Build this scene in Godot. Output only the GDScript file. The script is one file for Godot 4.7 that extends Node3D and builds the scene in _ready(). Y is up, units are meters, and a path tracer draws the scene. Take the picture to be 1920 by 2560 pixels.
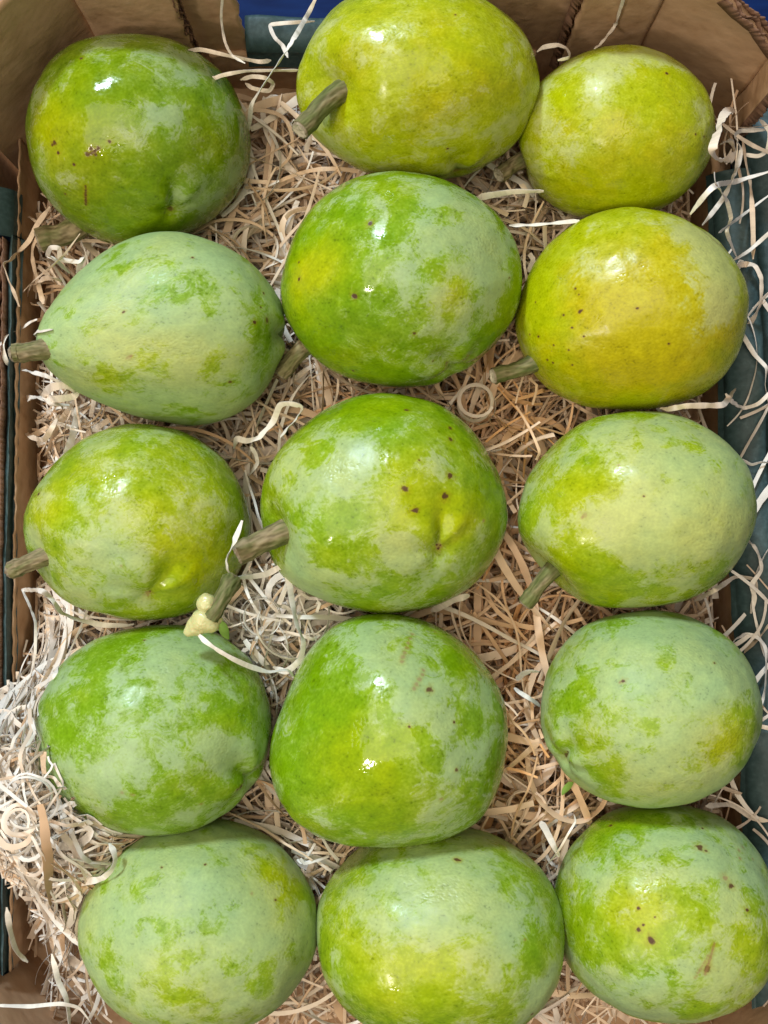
extends Node3D
# A carton of green fruit bedded on wood wool, seen from above. Metres, y up; the carton's base lies at y = 0 and its far side towards -z.

# at / size: centre and half sizes; axis: towards the stem; stem_tip, scar, crease: seen from the centre.
# waxy / ripe: patches of bloom and of yellow [direction, reach, strength]; spots: [direction, reach, strength].
const FRUITS := [
	{"label": "olive green fruit in the back corner with brown cross-shaped marks",
	"at": Vector3(-0.0907, 0.0560, -0.1418), "size": Vector3(0.0418, 0.0390, 0.0385), "seed": 1, "bloom": -0.22, "yellow": 0.18, "taper": 0.05, "dent": 0.03, "gloss": 0.9, "thick": 1.3, "square": 0.97,
	"axis": Vector3(-0.577, -0.149, 0.803), "stem_tip": Vector3(-0.0389, -0.0038, 0.0370),
	"scar": Vector3(0.392, 0.378, 0.839), "crease": Vector3(0.481, 0.664, 0.572),
	"waxy": [[Vector3(-0.02, 0.84, -0.55), 0.50, 0.50], [Vector3(0.56, 0.81, -0.19), 0.55, 0.40], [Vector3(0.55, 0.74, 0.38), 0.55, 0.40], [Vector3(-0.70, 0.70, -0.11), 0.17, 0.50], [Vector3(-0.82, 0.06, 0.57), 0.29, 0.60], [Vector3(0.75, 0.19, 0.63), 0.38, 0.35], [Vector3(0.44, 0.78, 0.44), 0.21, -0.50], [Vector3(0.02, 0.63, 0.78), 0.34, -0.60], [Vector3(-0.18, 0.98, 0.09), 0.50, -0.60]],
	"ripe": [[Vector3(-0.45, 0.83, 0.33), 0.46, 0.45], [Vector3(-0.65, 0.75, 0.13), 0.34, 0.30]],
	"spots": [[Vector3(-0.525, 0.800, 0.290), 0.029, 0.90], [Vector3(-0.551, 0.778, 0.303), 0.017, 0.80], [Vector3(-0.498, 0.781, 0.377), 0.021, 1], [Vector3(-0.195, 0.899, 0.391), 0.025, 0.90], [Vector3(-0.169, 0.894, 0.415), 0.021, 0.90], [Vector3(-0.134, 0.912, 0.387), 0.021, 0.90], [Vector3(-0.232, 0.872, 0.432), 0.025, 0.90], [Vector3(-0.163, 0.883, 0.440), 0.021, 0.80], [Vector3(-0.039, 0.939, 0.342), 0.021, 0.90], [Vector3(-0.507, 0.534, 0.676), 0.015, 1], [Vector3(-0.365, 0.793, 0.488), 0.017, 1], [Vector3(-0.301, 0.844, -0.444), 0.021, 0.90], [Vector3(-0.608, 0.370, 0.702), 0.011, 1], [Vector3(0.389, 0.356, 0.850), 0.038, 0.62], [Vector3(-0.296, 0.686, 0.664), 0.015, 0.75], [Vector3(-0.300, 0.672, 0.678), 0.015, 0.75], [Vector3(-0.303, 0.657, 0.691), 0.016, 0.75], [Vector3(-0.305, 0.648, 0.698), 0.016, 0.75], [Vector3(-0.308, 0.631, 0.711), 0.016, 0.75], [Vector3(-0.312, 0.615, 0.724), 0.016, 0.75], [Vector3(-0.314, 0.605, 0.732), 0.017, 0.75], [Vector3(-0.318, 0.587, 0.744), 0.017, 0.75], [Vector3(-0.322, 0.569, 0.757), 0.017, 0.75], [Vector3(-0.325, 0.558, 0.764), 0.017, 0.75], [Vector3(-0.329, 0.538, 0.776), 0.017, 0.75], [Vector3(-0.334, 0.517, 0.788), 0.018, 0.75], [Vector3(-0.216, 0.876, 0.431), 0.017, 0.70], [Vector3(-0.200, 0.882, 0.426), 0.017, 0.70], [Vector3(-0.185, 0.888, 0.420), 0.017, 0.70], [Vector3(-0.169, 0.897, 0.408), 0.017, 0.70], [Vector3(-0.154, 0.902, 0.403), 0.017, 0.70], [Vector3(-0.139, 0.907, 0.397), 0.017, 0.70]]},
	{"label": "large yellow-green fruit raised against the far rim, cropped by the photo's top",
	"at": Vector3(0.0155, 0.0720, -0.1567), "size": Vector3(0.0436, 0.0379, 0.0342), "seed": 2, "bloom": -0.24, "yellow": 0.55, "taper": 0.0, "dent": 0.12, "gloss": 0.55, "thick": 1.05, "square": 1.0,
	"axis": Vector3(-0.715, 0.611, 0.339), "stem_tip": Vector3(-0.0412, 0.0271, 0.0270),
	"scar": Vector3(0.342, -0.050, 0.938), "crease": Vector3(0.295, 0.431, 0.853),
	"waxy": [[Vector3(-0.82, 0.23, 0.53), 0.33, 0.80], [Vector3(-0.77, 0.54, -0.35), 0.25, 0.70], [Vector3(0.82, 0.46, -0.34), 0.25, 0.70], [Vector3(0.35, 0.67, 0.65), 0.25, 0.90], [Vector3(-0.18, 0.98, 0.07), 0.38, 0.35], [Vector3(0.10, 0.27, 0.96), 0.38, 0.40], [Vector3(0.84, 0.25, 0.48), 0.25, 0.80], [Vector3(-0.97, 0.16, -0.20), 0.17, 0.60], [Vector3(0.07, 0.89, 0.44), 0.50, -0.50], [Vector3(-0.18, 0.95, -0.27), 0.33, -0.35], [Vector3(0.47, 0.87, 0.15), 0.29, -0.30]],
	"ripe": [[Vector3(-0.04, 0.96, 0.29), 1.09, 0.35], [Vector3(-0.32, 0.94, -0.13), 0.46, 0.25]],
	"spots": [[Vector3(0.344, -0.084, 0.935), 0.050, 0.60], [Vector3(0.365, -0.046, 0.930), 0.021, 0.90], [Vector3(0.322, -0.044, 0.946), 0.017, 0.90], [Vector3(0.231, 0.431, 0.872), 0.017, 1], [Vector3(0.269, 0.921, -0.281), 0.013, 0.80]]},
	{"label": "bright yellow-green fruit with a speckled crown, against the corner brace",
	"at": Vector3(0.0904, 0.0600, -0.1425), "size": Vector3(0.0365, 0.0331, 0.0316), "seed": 3, "bloom": -0.33, "yellow": 0.66, "taper": 0.05, "dent": 0.05, "gloss": 0.6, "thick": 0.9, "square": 1.0,
	"axis": Vector3(-0.959, -0.189, 0.212), "stem_tip": Vector3(-0.0436, -0.0033, 0.0137),
	"waxy": [[Vector3(-0.33, 0.83, -0.45), 0.35, 0.80], [Vector3(-0.09, 0.87, -0.49), 0.30, 0.60], [Vector3(-0.69, 0.57, -0.44), 0.25, 0.80], [Vector3(0.24, 0.70, -0.67), 0.30, 0.80], [Vector3(-0.43, 0.90, -0.03), 0.20, 0.70], [Vector3(-0.31, 0.95, 0.02), 0.20, 0.60], [Vector3(-0.58, 0.72, 0.37), 0.40, 0.60], [Vector3(-0.79, 0.61, 0.01), 0.20, 0.80], [Vector3(0.74, 0.67, 0.08), 0.25, 0.60], [Vector3(0.50, 0.72, 0.48), 0.30, 0.30], [Vector3(-0.84, 0.22, 0.50), 0.25, 0.50], [Vector3(0.04, 1.00, 0.02), 0.40, -0.50], [Vector3(-0.06, 0.54, 0.84), 0.54, -0.70], [Vector3(-0.61, 0.78, -0.13), 0.20, -0.70], [Vector3(0.32, 0.92, -0.23), 0.20, -0.70]],
	"ripe": [[Vector3(-0.31, 0.94, 0.15), 1.09, 0.25], [Vector3(0.09, 0.72, 0.69), 0.59, 0.20]],
	"spots": [[Vector3(0.345, 0.861, -0.375), 0.025, 1], [Vector3(0.633, 0.727, 0.267), 0.015, 1], [Vector3(0.754, 0.608, 0.247), 0.015, 0.90], [Vector3(-0.971, 0.075, 0.229), 0.020, 0.60]]},
	{"label": "pear-shaped pale waxy fruit tapering to its stem at the carton wall",
	"at": Vector3(-0.0804, 0.0660, -0.0666), "size": Vector3(0.0456, 0.0403, 0.0372), "seed": 4, "bloom": 0.75, "yellow": 0.1, "taper": 0.34, "dent": 0.0, "gloss": 0.35, "thick": 1.0, "square": 1.0,
	"axis": Vector3(-0.773, 0.574, 0.270), "stem_tip": Vector3(-0.0454, 0.0241, 0.0122),
	"scar": Vector3(0.997, -0.082, -0.001), "crease": Vector3(0.865, 0.493, 0.091),
	"waxy": [[Vector3(0.24, 0.85, -0.47), 0.25, -0.55], [Vector3(0.87, 0.50, -0.02), 0.29, -0.85], [Vector3(-0.17, 0.75, 0.64), 0.25, -0.70], [Vector3(0.71, 0.12, -0.70), 0.21, -0.40], [Vector3(-0.15, 0.94, 0.31), 0.25, -0.40], [Vector3(0.13, 0.98, -0.12), 0.13, -0.40], [Vector3(0.48, 0.49, 0.73), 0.25, -0.50], [Vector3(0.41, 0.83, -0.37), 0.13, -0.40], [Vector3(0.02, 0.96, -0.29), 0.38, 0.30], [Vector3(0.54, 0.49, -0.68), 0.29, 0.40], [Vector3(0.42, 0.86, 0.28), 0.38, 0.30], [Vector3(0.36, 0.92, -0.18), 0.06, -0.90]],
	"ripe": [[Vector3(-0.08, 0.91, 0.41), 0.50, 0.40], [Vector3(0.57, 0.68, 0.46), 0.33, 0.30]],
	"spots": [[Vector3(0.829, 0.558, 0.026), 0.025, 1], [Vector3(0.905, 0.425, -0.026), 0.029, 0.70], [Vector3(0.660, 0.462, 0.593), 0.021, 0.80], [Vector3(-0.023, 0.997, -0.080), 0.017, 0.80], [Vector3(0.032, 0.883, 0.468), 0.038, 0.35], [Vector3(0.050, 0.889, 0.456), 0.017, 0.60], [Vector3(0.390, 0.722, -0.571), 0.013, 1], [Vector3(0.872, 0.395, -0.287), 0.017, 0.90], [Vector3(0.864, 0.486, -0.131), 0.013, 0.80]]},
	{"label": "glossy green middle fruit with a big white reflection and pale waxy shoulder",
	"at": Vector3(0.0091, 0.0700, -0.0841), "size": Vector3(0.0440, 0.0405, 0.0395), "seed": 5, "bloom": -0.1, "yellow": 0.1, "taper": 0.08, "dent": 0.04, "gloss": 1.0, "thick": 1.0, "square": 1.0,
	"axis": Vector3(-0.817, -0.191, 0.544), "stem_tip": Vector3(-0.0451, -0.0117, 0.0313),
	"scar": Vector3(0.450, 0.192, 0.872), "crease": Vector3(0.338, 0.525, 0.781),
	"waxy": [[Vector3(0.65, 0.75, -0.10), 0.40, 1.1], [Vector3(0.55, 0.68, -0.48), 0.28, 0.70], [Vector3(0.04, 0.86, -0.50), 0.36, 0.60], [Vector3(0.07, 0.98, 0.20), 0.36, 0.50], [Vector3(0.29, 0.83, 0.48), 0.44, 0.50], [Vector3(0.23, 0.61, 0.76), 0.24, 0.30], [Vector3(-0.75, 0.63, 0.19), 0.52, -1], [Vector3(-0.48, 0.22, 0.85), 0.52, -1], [Vector3(0.77, 0.22, 0.60), 0.28, -0.80], [Vector3(-0.28, 0.94, -0.20), 0.32, -0.40], [Vector3(0.50, 0.82, 0.28), 0.20, -0.40], [Vector3(0.78, 0.53, 0.33), 0.16, 0.20]],
	"ripe": [[Vector3(-0.79, 0.61, 0.07), 0.24, 0.75], [Vector3(-0.60, 0.80, 0), 0.28, 0.40], [Vector3(0.39, 0.86, 0.33), 0.20, 0.40]],
	"spots": [[Vector3(-0.249, 0.928, -0.277), 0.028, 1], [Vector3(-0.802, 0.591, 0.089), 0.020, 0.90], [Vector3(-0.810, 0.583, -0.064), 0.014, 0.90], [Vector3(-0.358, 0.875, 0.324), 0.032, 1], [Vector3(0.099, 0.767, 0.634), 0.020, 0.80], [Vector3(-0.369, 0.279, 0.887), 0.016, 1], [Vector3(0.875, 0.478, 0.072), 0.016, 0.70], [Vector3(0.406, 0.296, 0.865), 0.024, 0.50], [Vector3(0.268, 0.453, 0.850), 0.016, 0.70]]},
	{"label": "yellowest fruit, golden at its centre, with a thick greenish stem",
	"at": Vector3(0.0940, 0.0640, -0.0736), "size": Vector3(0.0430, 0.0392, 0.0378), "seed": 6, "bloom": -0.45, "yellow": 0.78, "taper": 0.1, "dent": 0.03, "gloss": 0.4, "thick": 0.9, "square": 1.0,
	"axis": Vector3(-0.855, 0.095, 0.510), "stem_tip": Vector3(-0.0510, 0.0067, 0.0239),
	"waxy": [[Vector3(0.61, 0.60, -0.52), 0.38, 1.6], [Vector3(0.31, 0.73, -0.61), 0.25, 0.80], [Vector3(0.49, 0.87, 0.03), 0.38, 1.1], [Vector3(-0.56, 0.81, -0.16), 0.34, 0.30], [Vector3(-0.33, 0.59, -0.74), 0.38, 0.40], [Vector3(-0.92, 0.08, 0.38), 0.17, 0.80], [Vector3(0.73, 0.68, 0.07), 0.21, 0.60], [Vector3(-0.50, 0.87, 0.03), 0.25, 0.20], [Vector3(0, 0.77, 0.64), 0.55, -0.80], [Vector3(-0.79, 0.59, 0.17), 0.34, -0.60], [Vector3(-0.12, 0.97, 0.22), 0.38, -0.50], [Vector3(-0.78, 0.54, -0.32), 0.25, -0.40]],
	"ripe": [[Vector3(0.15, 0.93, 0.33), 0.76, 0.55], [Vector3(-0.19, 0.97, 0.13), 0.80, 0.40]],
	"spots": [[Vector3(-0.556, 0.823, 0.120), 0.025, 1], [Vector3(-0.117, 0.982, 0.149), 0.019, 1], [Vector3(-0.848, 0.451, 0.276), 0.019, 1], [Vector3(-0.608, 0.750, 0.261), 0.015, 1], [Vector3(-0.677, 0.724, 0.128), 0.013, 1], [Vector3(-0.509, 0.781, 0.361), 0.013, 1], [Vector3(0.161, 0.869, 0.468), 0.015, 1], [Vector3(-0.594, 0.796, -0.111), 0.015, 0.90], [Vector3(-0.569, 0.821, -0.045), 0.013, 0.80], [Vector3(-0.749, 0.420, 0.512), 0.013, 1], [Vector3(-0.562, 0.566, 0.603), 0.013, 1], [Vector3(-0.704, 0.451, 0.548), 0.013, 1], [Vector3(-0.886, 0.458, -0.074), 0.013, 1], [Vector3(-0.724, 0.568, 0.392), 0.011, 1], [Vector3(-0.604, 0.648, 0.463), 0.011, 1], [Vector3(-0.911, 0.340, 0.231), 0.011, 1]]},
	{"label": "yellowish green fruit with a puckered tip and straight woody stem by the wall",
	"at": Vector3(-0.0875, 0.0620, 0.0042), "size": Vector3(0.0413, 0.0384, 0.0379), "seed": 7, "bloom": 0.02, "yellow": 0.32, "taper": 0.1, "dent": 0.05, "gloss": 0.8, "thick": 0.92, "square": 1.0,
	"axis": Vector3(-0.741, 0.584, 0.332), "stem_tip": Vector3(-0.0415, 0.0195, 0.0170),
	"scar": Vector3(0.247, 0.675, 0.695), "crease": Vector3(0.519, 0.799, 0.305),
	"waxy": [[Vector3(-0.13, 0.72, 0.69), 0.39, 0.60], [Vector3(0.04, 0.99, 0.10), 0.44, 0.40], [Vector3(0.71, 0.70, 0.01), 0.26, 0.70], [Vector3(-0.77, 0.59, 0.22), 0.17, 0.70], [Vector3(0.33, 0.54, -0.77), 0.35, 0.20], [Vector3(0.17, 0.89, 0.43), 0.31, 0.40], [Vector3(-0.20, 0.94, 0.26), 0.26, 0.30], [Vector3(-0.41, 0.73, -0.54), 0.35, -0.30], [Vector3(0.60, 0.70, 0.39), 0.31, -0.90], [Vector3(0.30, 0.95, -0.07), 0.26, -0.20], [Vector3(0.87, 0.28, -0.40), 0.22, -0.70], [Vector3(0.43, 0.58, 0.69), 0.22, -0.60]],
	"ripe": [[Vector3(-0.69, 0.71, -0.16), 0.31, 0.50], [Vector3(0.29, 0.92, -0.28), 0.48, 0.20], [Vector3(0.60, 0.70, 0.39), 0.39, 0.30]],
	"spots": [[Vector3(-0.760, 0.566, -0.318), 0.026, 1], [Vector3(-0.803, 0.516, -0.299), 0.013, 1], [Vector3(0.237, 0.665, 0.709), 0.044, 0.60], [Vector3(0.254, 0.672, 0.696), 0.017, 0.90], [Vector3(0.063, 0.911, 0.408), 0.013, 0.60]]},
	{"label": "central fruit with several reddish brown spots above its star-shaped navel",
	"at": Vector3(0.0027, 0.0680, -0.0023), "size": Vector3(0.0445, 0.0412, 0.0404), "seed": 8, "bloom": -0.03, "yellow": 0.2, "taper": 0.05, "dent": 0.1, "gloss": 0.85, "thick": 1.2, "square": 1.0,
	"axis": Vector3(-0.842, 0.474, 0.257), "stem_tip": Vector3(-0.0504, 0.0215, 0.0175),
	"scar": Vector3(0.452, 0.799, 0.397), "crease": Vector3(0.466, 0.885, -0.011),
	"waxy": [[Vector3(-0.70, 0.69, -0.18), 0.28, 0.80], [Vector3(-0.10, 0.92, -0.39), 0.39, 0.80], [Vector3(0.25, 0.93, -0.28), 0.28, 0.50], [Vector3(-0.68, 0.51, 0.53), 0.28, 0.90], [Vector3(-0.10, 0.79, 0.60), 0.43, 0.50], [Vector3(0.18, 0.93, 0.31), 0.16, 0.90], [Vector3(0.76, 0.60, 0.25), 0.16, 0.50], [Vector3(-0.46, 0.44, 0.77), 0.24, 0.60], [Vector3(-0.69, 0.31, -0.65), 0.28, -0.90], [Vector3(-0.13, 0.62, -0.77), 0.36, -0.80], [Vector3(0.48, 0.44, -0.76), 0.36, -0.50], [Vector3(-0.27, 0.95, 0.18), 0.28, -0.50], [Vector3(0.49, 0.87, 0.03), 0.47, -0.60], [Vector3(0.86, 0.50, -0.11), 0.20, -0.70], [Vector3(0.37, 0.56, 0.74), 0.28, -0.60]],
	"ripe": [[Vector3(0.28, 0.96, 0.03), 0.36, 0.60], [Vector3(0.64, 0.75, 0.18), 0.28, 0.40]],
	"spots": [[Vector3(0.181, 0.585, -0.791), 0.024, 0.90], [Vector3(0.519, 0.564, -0.642), 0.024, 0.80], [Vector3(0.517, 0.671, -0.532), 0.028, 0.80], [Vector3(0.503, 0.836, -0.218), 0.032, 0.90], [Vector3(0.480, 0.876, -0.043), 0.036, 0.95], [Vector3(0.173, 0.980, -0.102), 0.032, 0.90], [Vector3(0.245, 0.967, 0.076), 0.032, 0.95], [Vector3(0.779, 0.608, 0.153), 0.020, 0.60], [Vector3(0.452, 0.799, 0.397), 0.047, 0.60], [Vector3(0.437, 0.814, 0.382), 0.014, 1], [Vector3(0.466, 0.796, 0.385), 0.014, 1], [Vector3(0.452, 0.789, 0.416), 0.014, 1], [Vector3(0.268, 0.903, -0.335), 0.012, 0.70], [Vector3(0.977, 0.208, 0.039), 0.012, 0.60]]},
	{"label": "plump fruit with a smooth pale waxy half facing the green rim",
	"at": Vector3(0.0957, 0.0660, -0.0009), "size": Vector3(0.0427, 0.0387, 0.0370), "seed": 9, "bloom": 0.25, "yellow": 0.3, "taper": 0.08, "dent": 0.09, "gloss": 0.7, "thick": 0.9, "square": 1.0,
	"axis": Vector3(-0.784, 0.117, 0.610), "stem_tip": Vector3(-0.0408, 0.0005, 0.0344),
	"waxy": [[Vector3(0.26, 0.97, 0.03), 0.64, 1.1], [Vector3(-0.17, 0.93, 0.32), 0.47, 0.70], [Vector3(0.61, 0.52, -0.60), 0.34, 0.80], [Vector3(-0.04, 0.70, -0.71), 0.47, 0.70], [Vector3(-0.84, 0.46, 0.30), 0.17, 0.90], [Vector3(0.71, 0.67, 0.24), 0.25, 0.60], [Vector3(-0.54, 0.76, -0.36), 0.34, -1], [Vector3(-0.55, 0.60, 0.58), 0.42, -0.90], [Vector3(0.25, 0.72, -0.65), 0.19, -1.1], [Vector3(0.45, 0.79, -0.40), 0.17, -1], [Vector3(0.60, 0.49, 0.63), 0.25, -0.60], [Vector3(-0.27, 0.46, 0.85), 0.30, -0.70], [Vector3(0.27, 0.60, 0.75), 0.25, -0.30]],
	"ripe": [[Vector3(-0.49, 0.87, -0.06), 0.51, 0.50], [Vector3(0.08, 0.97, 0.24), 0.64, 0.25]],
	"spots": [[Vector3(-0.579, 0.813, 0.059), 0.038, 0.35], [Vector3(-0.592, 0.802, 0.076), 0.017, 0.50], [Vector3(-0.133, 0.987, -0.093), 0.013, 0.80], [Vector3(-0.316, 0.862, -0.397), 0.013, 0.60]]},
	{"label": "cool green fruit mottled with grey wax, below the broken loose stem",
	"at": Vector3(-0.0795, 0.0640, 0.0786), "size": Vector3(0.0431, 0.0398, 0.0390), "seed": 10, "bloom": 0.26, "yellow": -0.04, "taper": 0.06, "dent": 0.0, "gloss": 0.65, "thick": 0.9, "square": 1.0,
	"axis": Vector3(0.756, 0.252, -0.605),
	"scar": Vector3(0.830, 0.324, 0.454), "crease": Vector3(0.702, 0.678, 0.217),
	"waxy": [[Vector3(-0.04, 1.00, 0.04), 0.50, 0.40], [Vector3(-0.36, 0.85, 0.38), 0.29, 0.60], [Vector3(0.64, 0.75, 0.16), 0.25, 0.90], [Vector3(0.14, 0.68, -0.72), 0.46, 0.30], [Vector3(-0.81, 0.33, 0.48), 0.21, 0.70], [Vector3(-0.70, 0.55, -0.46), 0.21, 0.40], [Vector3(0.30, 0.49, -0.82), 0.25, 0.40], [Vector3(-0.59, 0.80, -0.09), 0.25, -0.90], [Vector3(-0.32, 0.58, -0.75), 0.37, -0.70], [Vector3(0.70, 0.68, -0.23), 0.25, -0.80], [Vector3(0.47, 0.81, 0.35), 0.25, -0.80], [Vector3(-0.05, 0.77, 0.64), 0.41, -0.60], [Vector3(-0.12, 0.97, -0.19), 0.25, -0.30]],
	"ripe": [[Vector3(0.44, 0.89, -0.10), 0.41, 0.15]],
	"spots": [[Vector3(0.744, 0.467, 0.477), 0.025, 0.90], [Vector3(0.714, 0.499, 0.491), 0.017, 0.90], [Vector3(-0.125, 0.894, 0.431), 0.025, 0.40], [Vector3(-0.043, 0.891, 0.451), 0.021, 0.35], [Vector3(-0.067, 0.467, -0.882), 0.012, 0.90], [Vector3(0.463, 0.668, 0.583), 0.017, 0.50]]},
	{"label": "glossy vivid green middle fruit with faint brown scuffs near its top",
	"at": Vector3(0.0036, 0.0700, 0.0814), "size": Vector3(0.0441, 0.0430, 0.0444), "seed": 11, "bloom": 0.0, "yellow": 0.04, "taper": 0.24, "dent": 0.0, "gloss": 1.0, "thick": 0.9, "square": 1.0,
	"axis": Vector3(-0.813, 0.104, 0.573),
	"waxy": [[Vector3(0.06, 0.59, -0.81), 0.31, 0.90], [Vector3(0.16, 0.88, -0.45), 0.39, 0.70], [Vector3(0.76, 0.47, -0.44), 0.20, 1.1], [Vector3(0.61, 0.79, -0.03), 0.39, 0.60], [Vector3(0.40, 0.78, 0.48), 0.31, 0.50], [Vector3(-0.68, 0.70, -0.22), 0.23, 0.30], [Vector3(-0.27, 0.43, -0.86), 0.23, 0.40], [Vector3(-0.50, 0.72, -0.47), 0.35, -0.90], [Vector3(0.47, 0.54, -0.70), 0.20, -1.1], [Vector3(-0.64, 0.74, 0.22), 0.43, -1], [Vector3(-0.01, 0.98, 0.20), 0.43, -0.70], [Vector3(0.06, 0.84, 0.54), 0.23, -0.70], [Vector3(0.67, 0.69, -0.27), 0.18, -0.80], [Vector3(-0.32, 0.94, -0.12), 0.23, -0.50]],
	"ripe": [[Vector3(-0.01, 1.00, 0.03), 0.39, 0.40], [Vector3(0.23, 0.91, 0.35), 0.39, 0.20]],
	"spots": [[Vector3(0.327, 0.814, -0.481), 0.031, 0.80], [Vector3(0.174, 0.958, -0.229), 0.014, 0.90], [Vector3(0.205, 0.455, -0.867), 0.023, 0.50], [Vector3(0.189, 0.516, -0.836), 0.023, 0.50], [Vector3(0.173, 0.569, -0.804), 0.023, 0.50], [Vector3(0.161, 0.614, -0.773), 0.023, 0.50], [Vector3(0.146, 0.655, -0.741), 0.027, 0.50], [Vector3(0.132, 0.692, -0.710), 0.027, 0.50], [Vector3(0.120, 0.725, -0.678), 0.023, 0.50], [Vector3(0.285, 0.734, -0.616), 0.020, 0.50], [Vector3(0.274, 0.763, -0.585), 0.023, 0.50], [Vector3(0.252, 0.794, -0.554), 0.023, 0.50], [Vector3(0.230, 0.821, -0.523), 0.023, 0.50], [Vector3(0.212, 0.845, -0.491), 0.023, 0.50], [Vector3(0.540, 0.834, 0.114), 0.020, 0.70], [Vector3(0.524, 0.817, -0.241), 0.012, 1], [Vector3(0.436, 0.828, 0.354), 0.016, 0.50], [Vector3(0.393, 0.289, -0.873), 0.020, 0.40]]},
	{"label": "bluish waxy fruit with a dark dimple and tiny green sepal at its side",
	"at": Vector3(0.0997, 0.0660, 0.0714), "size": Vector3(0.0403, 0.0370, 0.0361), "seed": 12, "bloom": 0.5, "yellow": 0.08, "taper": 0.06, "dent": 0.0, "gloss": 0.3, "thick": 0.9, "square": 1.0,
	"axis": Vector3(-0.836, -0.246, 0.491),
	"scar": Vector3(-0.840, 0.295, 0.456), "crease": Vector3(-0.739, 0.636, 0.224),
	"waxy": [[Vector3(0.18, 0.64, -0.74), 0.48, 0.80], [Vector3(-0.50, 0.65, -0.57), 0.35, 0.30], [Vector3(0.44, 0.82, -0.37), 0.22, 0.90], [Vector3(-0.07, 0.98, 0.16), 0.57, 0.30], [Vector3(0.52, 0.50, 0.69), 0.26, 0.60], [Vector3(-0.18, 0.79, 0.58), 0.40, 0.40], [Vector3(-0.74, 0.64, -0.22), 0.26, -0.90], [Vector3(-0.62, 0.65, 0.44), 0.26, -1], [Vector3(-0.22, 0.98, 0.04), 0.15, -0.90], [Vector3(0.60, 0.78, 0.15), 0.26, -1], [Vector3(0.34, 0.87, 0.35), 0.22, -0.80], [Vector3(-0.49, 0.41, -0.77), 0.18, -0.60], [Vector3(-0.03, 0.84, -0.54), 0.18, -0.60]],
	"ripe": [[Vector3(0.42, 0.89, 0.18), 0.40, 0.50], [Vector3(-0.45, 0.79, 0.41), 0.53, 0.30]],
	"spots": [[Vector3(-0.393, 0.845, -0.363), 0.024, 0.90], [Vector3(-0.833, 0.303, 0.464), 0.057, 0.64], [Vector3(-0.828, 0.380, 0.413), 0.026, 0.80], [Vector3(-0.794, 0.344, 0.501), 0.022, 0.70], [Vector3(0.385, 0.764, -0.519), 0.013, 0.80], [Vector3(-0.419, 0.838, -0.350), 0.013, 0.60]]},
	{"label": "heavily waxed pale green fruit beside the bare cardboard of the front corner",
	"at": Vector3(-0.0651, 0.0620, 0.1536), "size": Vector3(0.0434, 0.0400, 0.0390), "seed": 13, "bloom": 0.7, "yellow": 0.15, "taper": 0.1, "dent": 0.0, "gloss": 0.12, "thick": 0.9, "square": 1.0,
	"axis": Vector3(-0.185, -0.325, 0.927),
	"waxy": [[Vector3(0.74, 0.34, -0.58), 0.28, -0.90], [Vector3(0.05, 0.98, 0.19), 0.32, -0.85], [Vector3(-0.36, 0.73, -0.58), 0.16, -0.50], [Vector3(-0.66, 0.75, -0.07), 0.16, -0.60], [Vector3(0.31, -0.27, -0.91), 0.14, -0.60], [Vector3(0.60, 0.78, 0.20), 0.16, -0.60], [Vector3(-0.03, 0.91, -0.40), 0.12, -0.40], [Vector3(0.22, 0.96, -0.15), 0.20, -0.40], [Vector3(-0.16, 0.98, 0.08), 0.16, -0.30], [Vector3(0.11, 0.71, -0.70), 0.44, 0.30], [Vector3(0.59, 0.76, -0.27), 0.28, 0.30]],
	"ripe": [[Vector3(0.74, 0.42, -0.52), 0.36, 0.50], [Vector3(0.05, 0.97, 0.24), 0.40, 0.30]],
	"spots": [[Vector3(0.142, 0.603, -0.785), 0.012, 0.80], [Vector3(0.524, 0.646, -0.555), 0.020, 0.35], [Vector3(0.699, 0.546, -0.463), 0.012, 0.80], [Vector3(-0.199, 0.610, -0.767), 0.010, 0.70]]},
	{"label": "squarish waxy fruit at the front row's middle, cut by the photo's bottom",
	"at": Vector3(0.0235, 0.0640, 0.1537), "size": Vector3(0.0454, 0.0399, 0.0370), "seed": 14, "bloom": 0.22, "yellow": 0.18, "taper": 0.05, "dent": 0.0, "gloss": 0.6, "thick": 0.9, "square": 0.92,
	"axis": Vector3(0.089, -0.445, 0.891),
	"waxy": [[Vector3(-0.13, 0.59, -0.80), 0.47, 0.60], [Vector3(0.48, 0.78, -0.40), 0.24, 0.70], [Vector3(0.74, 0.60, 0.30), 0.24, 0.80], [Vector3(-0.62, 0.67, -0.40), 0.24, 0.30], [Vector3(0.33, 0.94, 0.08), 0.16, 0.50], [Vector3(0.06, 0.84, -0.54), 0.32, 0.30], [Vector3(-0.55, 0.82, 0.13), 0.43, -0.80], [Vector3(-0.74, 0.28, -0.61), 0.24, -0.60], [Vector3(0.65, 0.75, -0.09), 0.16, -0.80], [Vector3(0.12, 0.97, 0.23), 0.32, -0.60], [Vector3(-0.91, 0.40, 0.04), 0.16, -0.50], [Vector3(-0.21, 0.93, -0.29), 0.20, -0.30]],
	"ripe": [[Vector3(-0.38, 0.92, 0), 0.47, 0.45], [Vector3(0.12, 0.99, -0.11), 0.32, 0.30]],
	"spots": [[Vector3(0.081, 0.517, -0.852), 0.028, 0.95], [Vector3(0.102, 0.524, -0.846), 0.016, 0.90], [Vector3(0.639, 0.610, 0.468), 0.020, 0.70], [Vector3(0.562, 0.798, -0.217), 0.016, 0.50]]},
	{"label": "fruit with dark pits and a rusty scratch in the front corner",
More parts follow.
